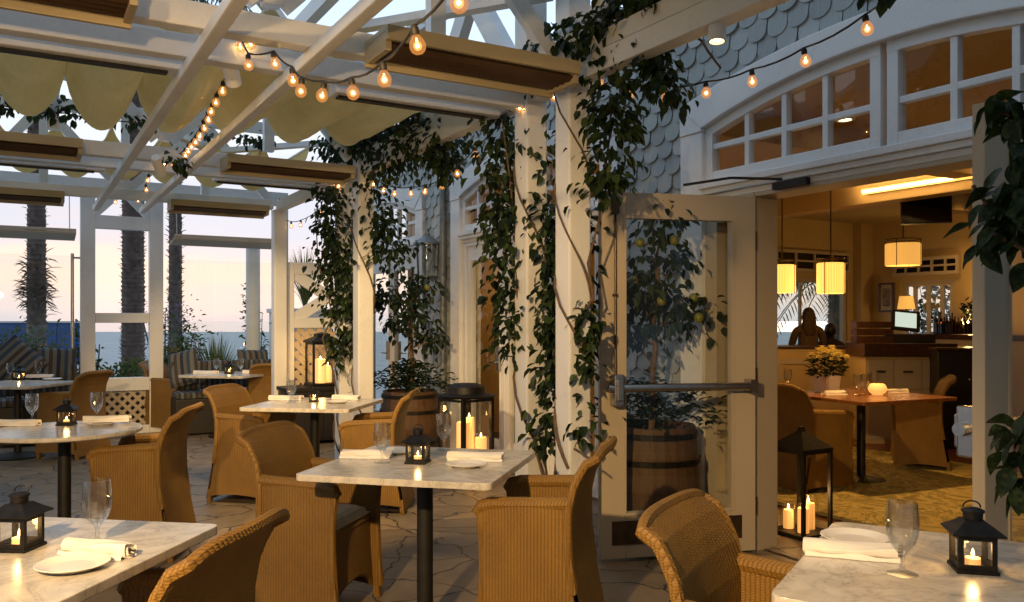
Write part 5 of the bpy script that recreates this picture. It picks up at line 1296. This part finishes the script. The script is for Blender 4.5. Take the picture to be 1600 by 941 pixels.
build("cabinet", MB().box(-.95, -.3, 0, 1.6, .3, 1.12), M["cream"], bb, bevel=.01); build("top", MB().box(-.97, -.32, 1.121, 1.62, .32, 1.19), M["darkwood"], bb, bevel=.005)
l = bpy.data.lights.new("shelf_glow", "POINT"); l.energy = 26; l.color = (1, .62, .2); l.shadow_soft_size = .05; q = bpy.data.objects.new("shelf_glow", l); COL.objects.link(q); q.parent = bb; q.location = (.15, -.0, 1.38)
rr = random.Random(5)
bot_mesh = None
for i in range(16):
    u = 1462+i*4.4+rr.uniform(-1, 1); q = P(u, 510, 11.85+rr.uniform(-.12, .1)); q.z = 1.194+.0
    hgt = rr.uniform(.85, 1.15)
    if bot_mesh is None:
        b0 = build("bottle", MB().lathe([(0, 0), (.036, 0), (.038, .01), (.038, .17), (.03, .205), (.013, .235), (.012, .30), (.015, .302), (.015, .315), (0, .315)], 14), M["bottle"], smooth=R(60)); bot_mesh = b0.data; o = b0
    else: o = bpy.data.objects.new("bottle", bot_mesh); COL.objects.link(o)
    o.location = q; o.scale = (.9, .9, hgt*.9); tag(o, "one of the amber bottles lined up on the back bar shelf", "bottle", "bottles on the back bar")
pf = thing("picture_frame", "framed brown print on the back wall above the counter", "picture", P(1385, 465, 13.45), TH-R(90))
w_, h_ = .135, .235
build("frame", MB().box(-w_, -.02, -h_, -w_+.028, .02, h_).box(w_-.028, -.02, -h_, w_, .02, h_).box(-w_+.028, -.019, -h_, w_-.028, .019, -h_+.028).box(-w_+.028, -.019, h_-.028, w_-.028, .019, h_), M["darkwood"], pf)
build("mount", MB().box(-w_+.02, 0, -h_+.02, w_-.02, .01, h_-.02), M["mat"], pf); build("print", MB().box(-w_+.07, -.006, -h_+.09, w_-.07, -.001, h_-.09), M["print"], pf)
shrub(P(1525, 512, 11.6), .16, .16, .32, 160, "dark leafy potted plant at the end of the back bar", "citrus", (.06, .1), 61, "potted_plant")
# garden behind the back doors
shrub(F(7.9, 13.4, 0), .35, 1.1, 2.5, 1300, "dark leafy garden bush seen through the back doors", "citrus", (.09, .16), 62, "shrub")
# things on the counter: stacked dishes and dark crate
cr = thing("wooden_crate", "dark wooden crate of bar things left of the till", "crate", P(1362, 532, 9.6)*1, R(-8)); cr.location.z = 1.135
m = MB()
for z in (.0, .085, .17): m.box(-.20, -.13, z, .20, -.115, z+.07); m.box(-.20, .115, z, .20, .13, z+.07); m.box(-.20, -.115, z, -.185, .115, z+.07); m.box(.185, -.115, z, .20, .115, z+.07)
m.box(-.185, -.115, .002, .185, .115, .014); build("slat_side", m, M["darkwood"], cr)
# ---------------- guests at the sea window
pb_ = thing("planter_box", "low dark planter box behind the lattice foot of the triangle headed screen", "planter", F(11.68, 1.05, 0), TH)
build("side_board", MB().box(-.55, -.22, 0, .55, .22, .46), M["darkwood"], pb_, bevel=.01); build("soil", MB().box(-.51, -.18, .461, .51, .18, .475), M["stem"], pb_)
def person(p, rz, label, shirt, hair, longhair):
    r = thing("person", label, "person", p, rz)
    J = {"pelvis": (0, 0, .52), "spine": (0, .0, .70), "chest": (0, .01, .90), "neckb": (0, 0, 1.02), "neck": (0, .01, 1.08), "head": (0, .02, 1.16), "crown": (0, .01, 1.25),
         "shl": (-.17, 0, .98), "ell": (-.23, .06, .74), "hal": (-.14, .28, .70), "shr": (.17, 0, .98), "elr": (.23, .06, .74), "har": (.14, .28, .70),
         "hil": (-.09, .02, .50), "knl": (-.11, .42, .50), "anl": (-.11, .40, .08), "tol": (-.11, .52, .03), "hir": (.09, .02, .50), "knr": (.11, .42, .50), "anr": (.11, .40, .08), "tor": (.11, .52, .03)}
    E = [("pelvis","spine"),("spine","chest"),("chest","neckb"),("neckb","neck"),("neck","head"),("head","crown"),("neckb","shl"),("shl","ell"),("ell","hal"),("neckb","shr"),("shr","elr"),("elr","har"),
         ("pelvis","hil"),("hil","knl"),("knl","anl"),("anl","tol"),("pelvis","hir"),("hir","knr"),("knr","anr"),("anr","tor")]
    rad = {"pelvis": (.15,.11), "spine": (.14,.10), "chest": (.16,.10), "neckb": (.08,.07), "neck": (.05,.05), "head": (.078,.09), "crown": (.055,.065), "shl": (.06,.06), "shr": (.06,.06), "ell": (.042,.042), "elr": (.042,.042), "hal": (.034,.03), "har": (.034,.03),
           "hil": (.09,.09), "hir": (.09,.09), "knl": (.06,.06), "knr": (.06,.06), "anl": (.042,.042), "anr": (.042,.042), "tol": (.035,.03), "tor": (.035,.03)}
    ks = list(J); me = bpy.data.meshes.new("body"); me.from_pydata([J[k] for k in ks], [(ks.index(a), ks.index(b)) for a, b in E], [])
    o = bpy.data.objects.new("body", me); COL.objects.link(o); o.parent = r; me.materials.append(shirt)
    sk = o.modifiers.new("skin", "SKIN"); d = me.skin_vertices[0].data
    for i, k in enumerate(ks): d[i].radius = rad[k]
    d[0].use_root = True; sb = o.modifiers.new("smooth", "SUBSURF"); sb.levels = 2; sb.render_levels = 2
    hm = MB().sphere((0, -.012, 1.20), .098, 16, 10, (.86, 1.02, 1.08))
    if longhair: hm.lathe([(0, .90), (.07, .91), (.098, .97), (.098, 1.06), (.088, 1.16), (.08, 1.22)], 18, (0, -.055, 0), sy=.55)
    build("hair", hm, hair, r, smooth=True)
    fm_ = MB().sphere((0, .052, 1.165), .076, 14, 10, (.95, .75, 1.2)); fm_.sphere((0, .112, 1.155), .014, 8, 6, (1, 1, 1.5)); fm_.sphere((-.084, .02, 1.165), .02, 8, 6, (.5, 1, 1.5)); fm_.sphere((.084, .02, 1.165), .02, 8, 6, (.5, 1, 1.5))
    build("face", fm_, M["skin"], r, smooth=True); return r
p = P(1297, 515, 12.2); person((p.x, p.y, 0.05), R(-10), "dark haired guest in a dark shirt seated before the sea window", M["shirt"], M["hair"], False)
p = P(1263, 515, 11.6); person((p.x, p.y, .27), R(-5), "guest with long brown hair and a tan top before the sea window", M["tanshirt"], M["hairbrown"], True)
for nm_, (uu, lb) in {"a": (1297, "plain dark stool under the dark haired guest"), "b": (1263, "plain dark stool under the guest with long brown hair")}.items():
    YY = 12.2 if nm_ == "a" else 11.6; zz = .45 if nm_ == "a" else .67; q = P(uu, 515, YY)
    s_ = thing("bar_stool", lb, "stool", (q.x, q.y, .004), 0, "stools before the sea window")
    build("seat", MB().lathe([(0, zz-.05), (.17, zz-.05), (.18, zz-.02), (.16, zz), (0, zz)], 18), M["darkwood"], s_, smooth=R(50))
    for k in range(4): a = R(45+90*k); build("leg", MB().tube([(.12*math.cos(a), .12*math.sin(a), zz-.05), (.17*math.cos(a), .17*math.sin(a), 0)], .014, 8), M["darkwood"], s_)
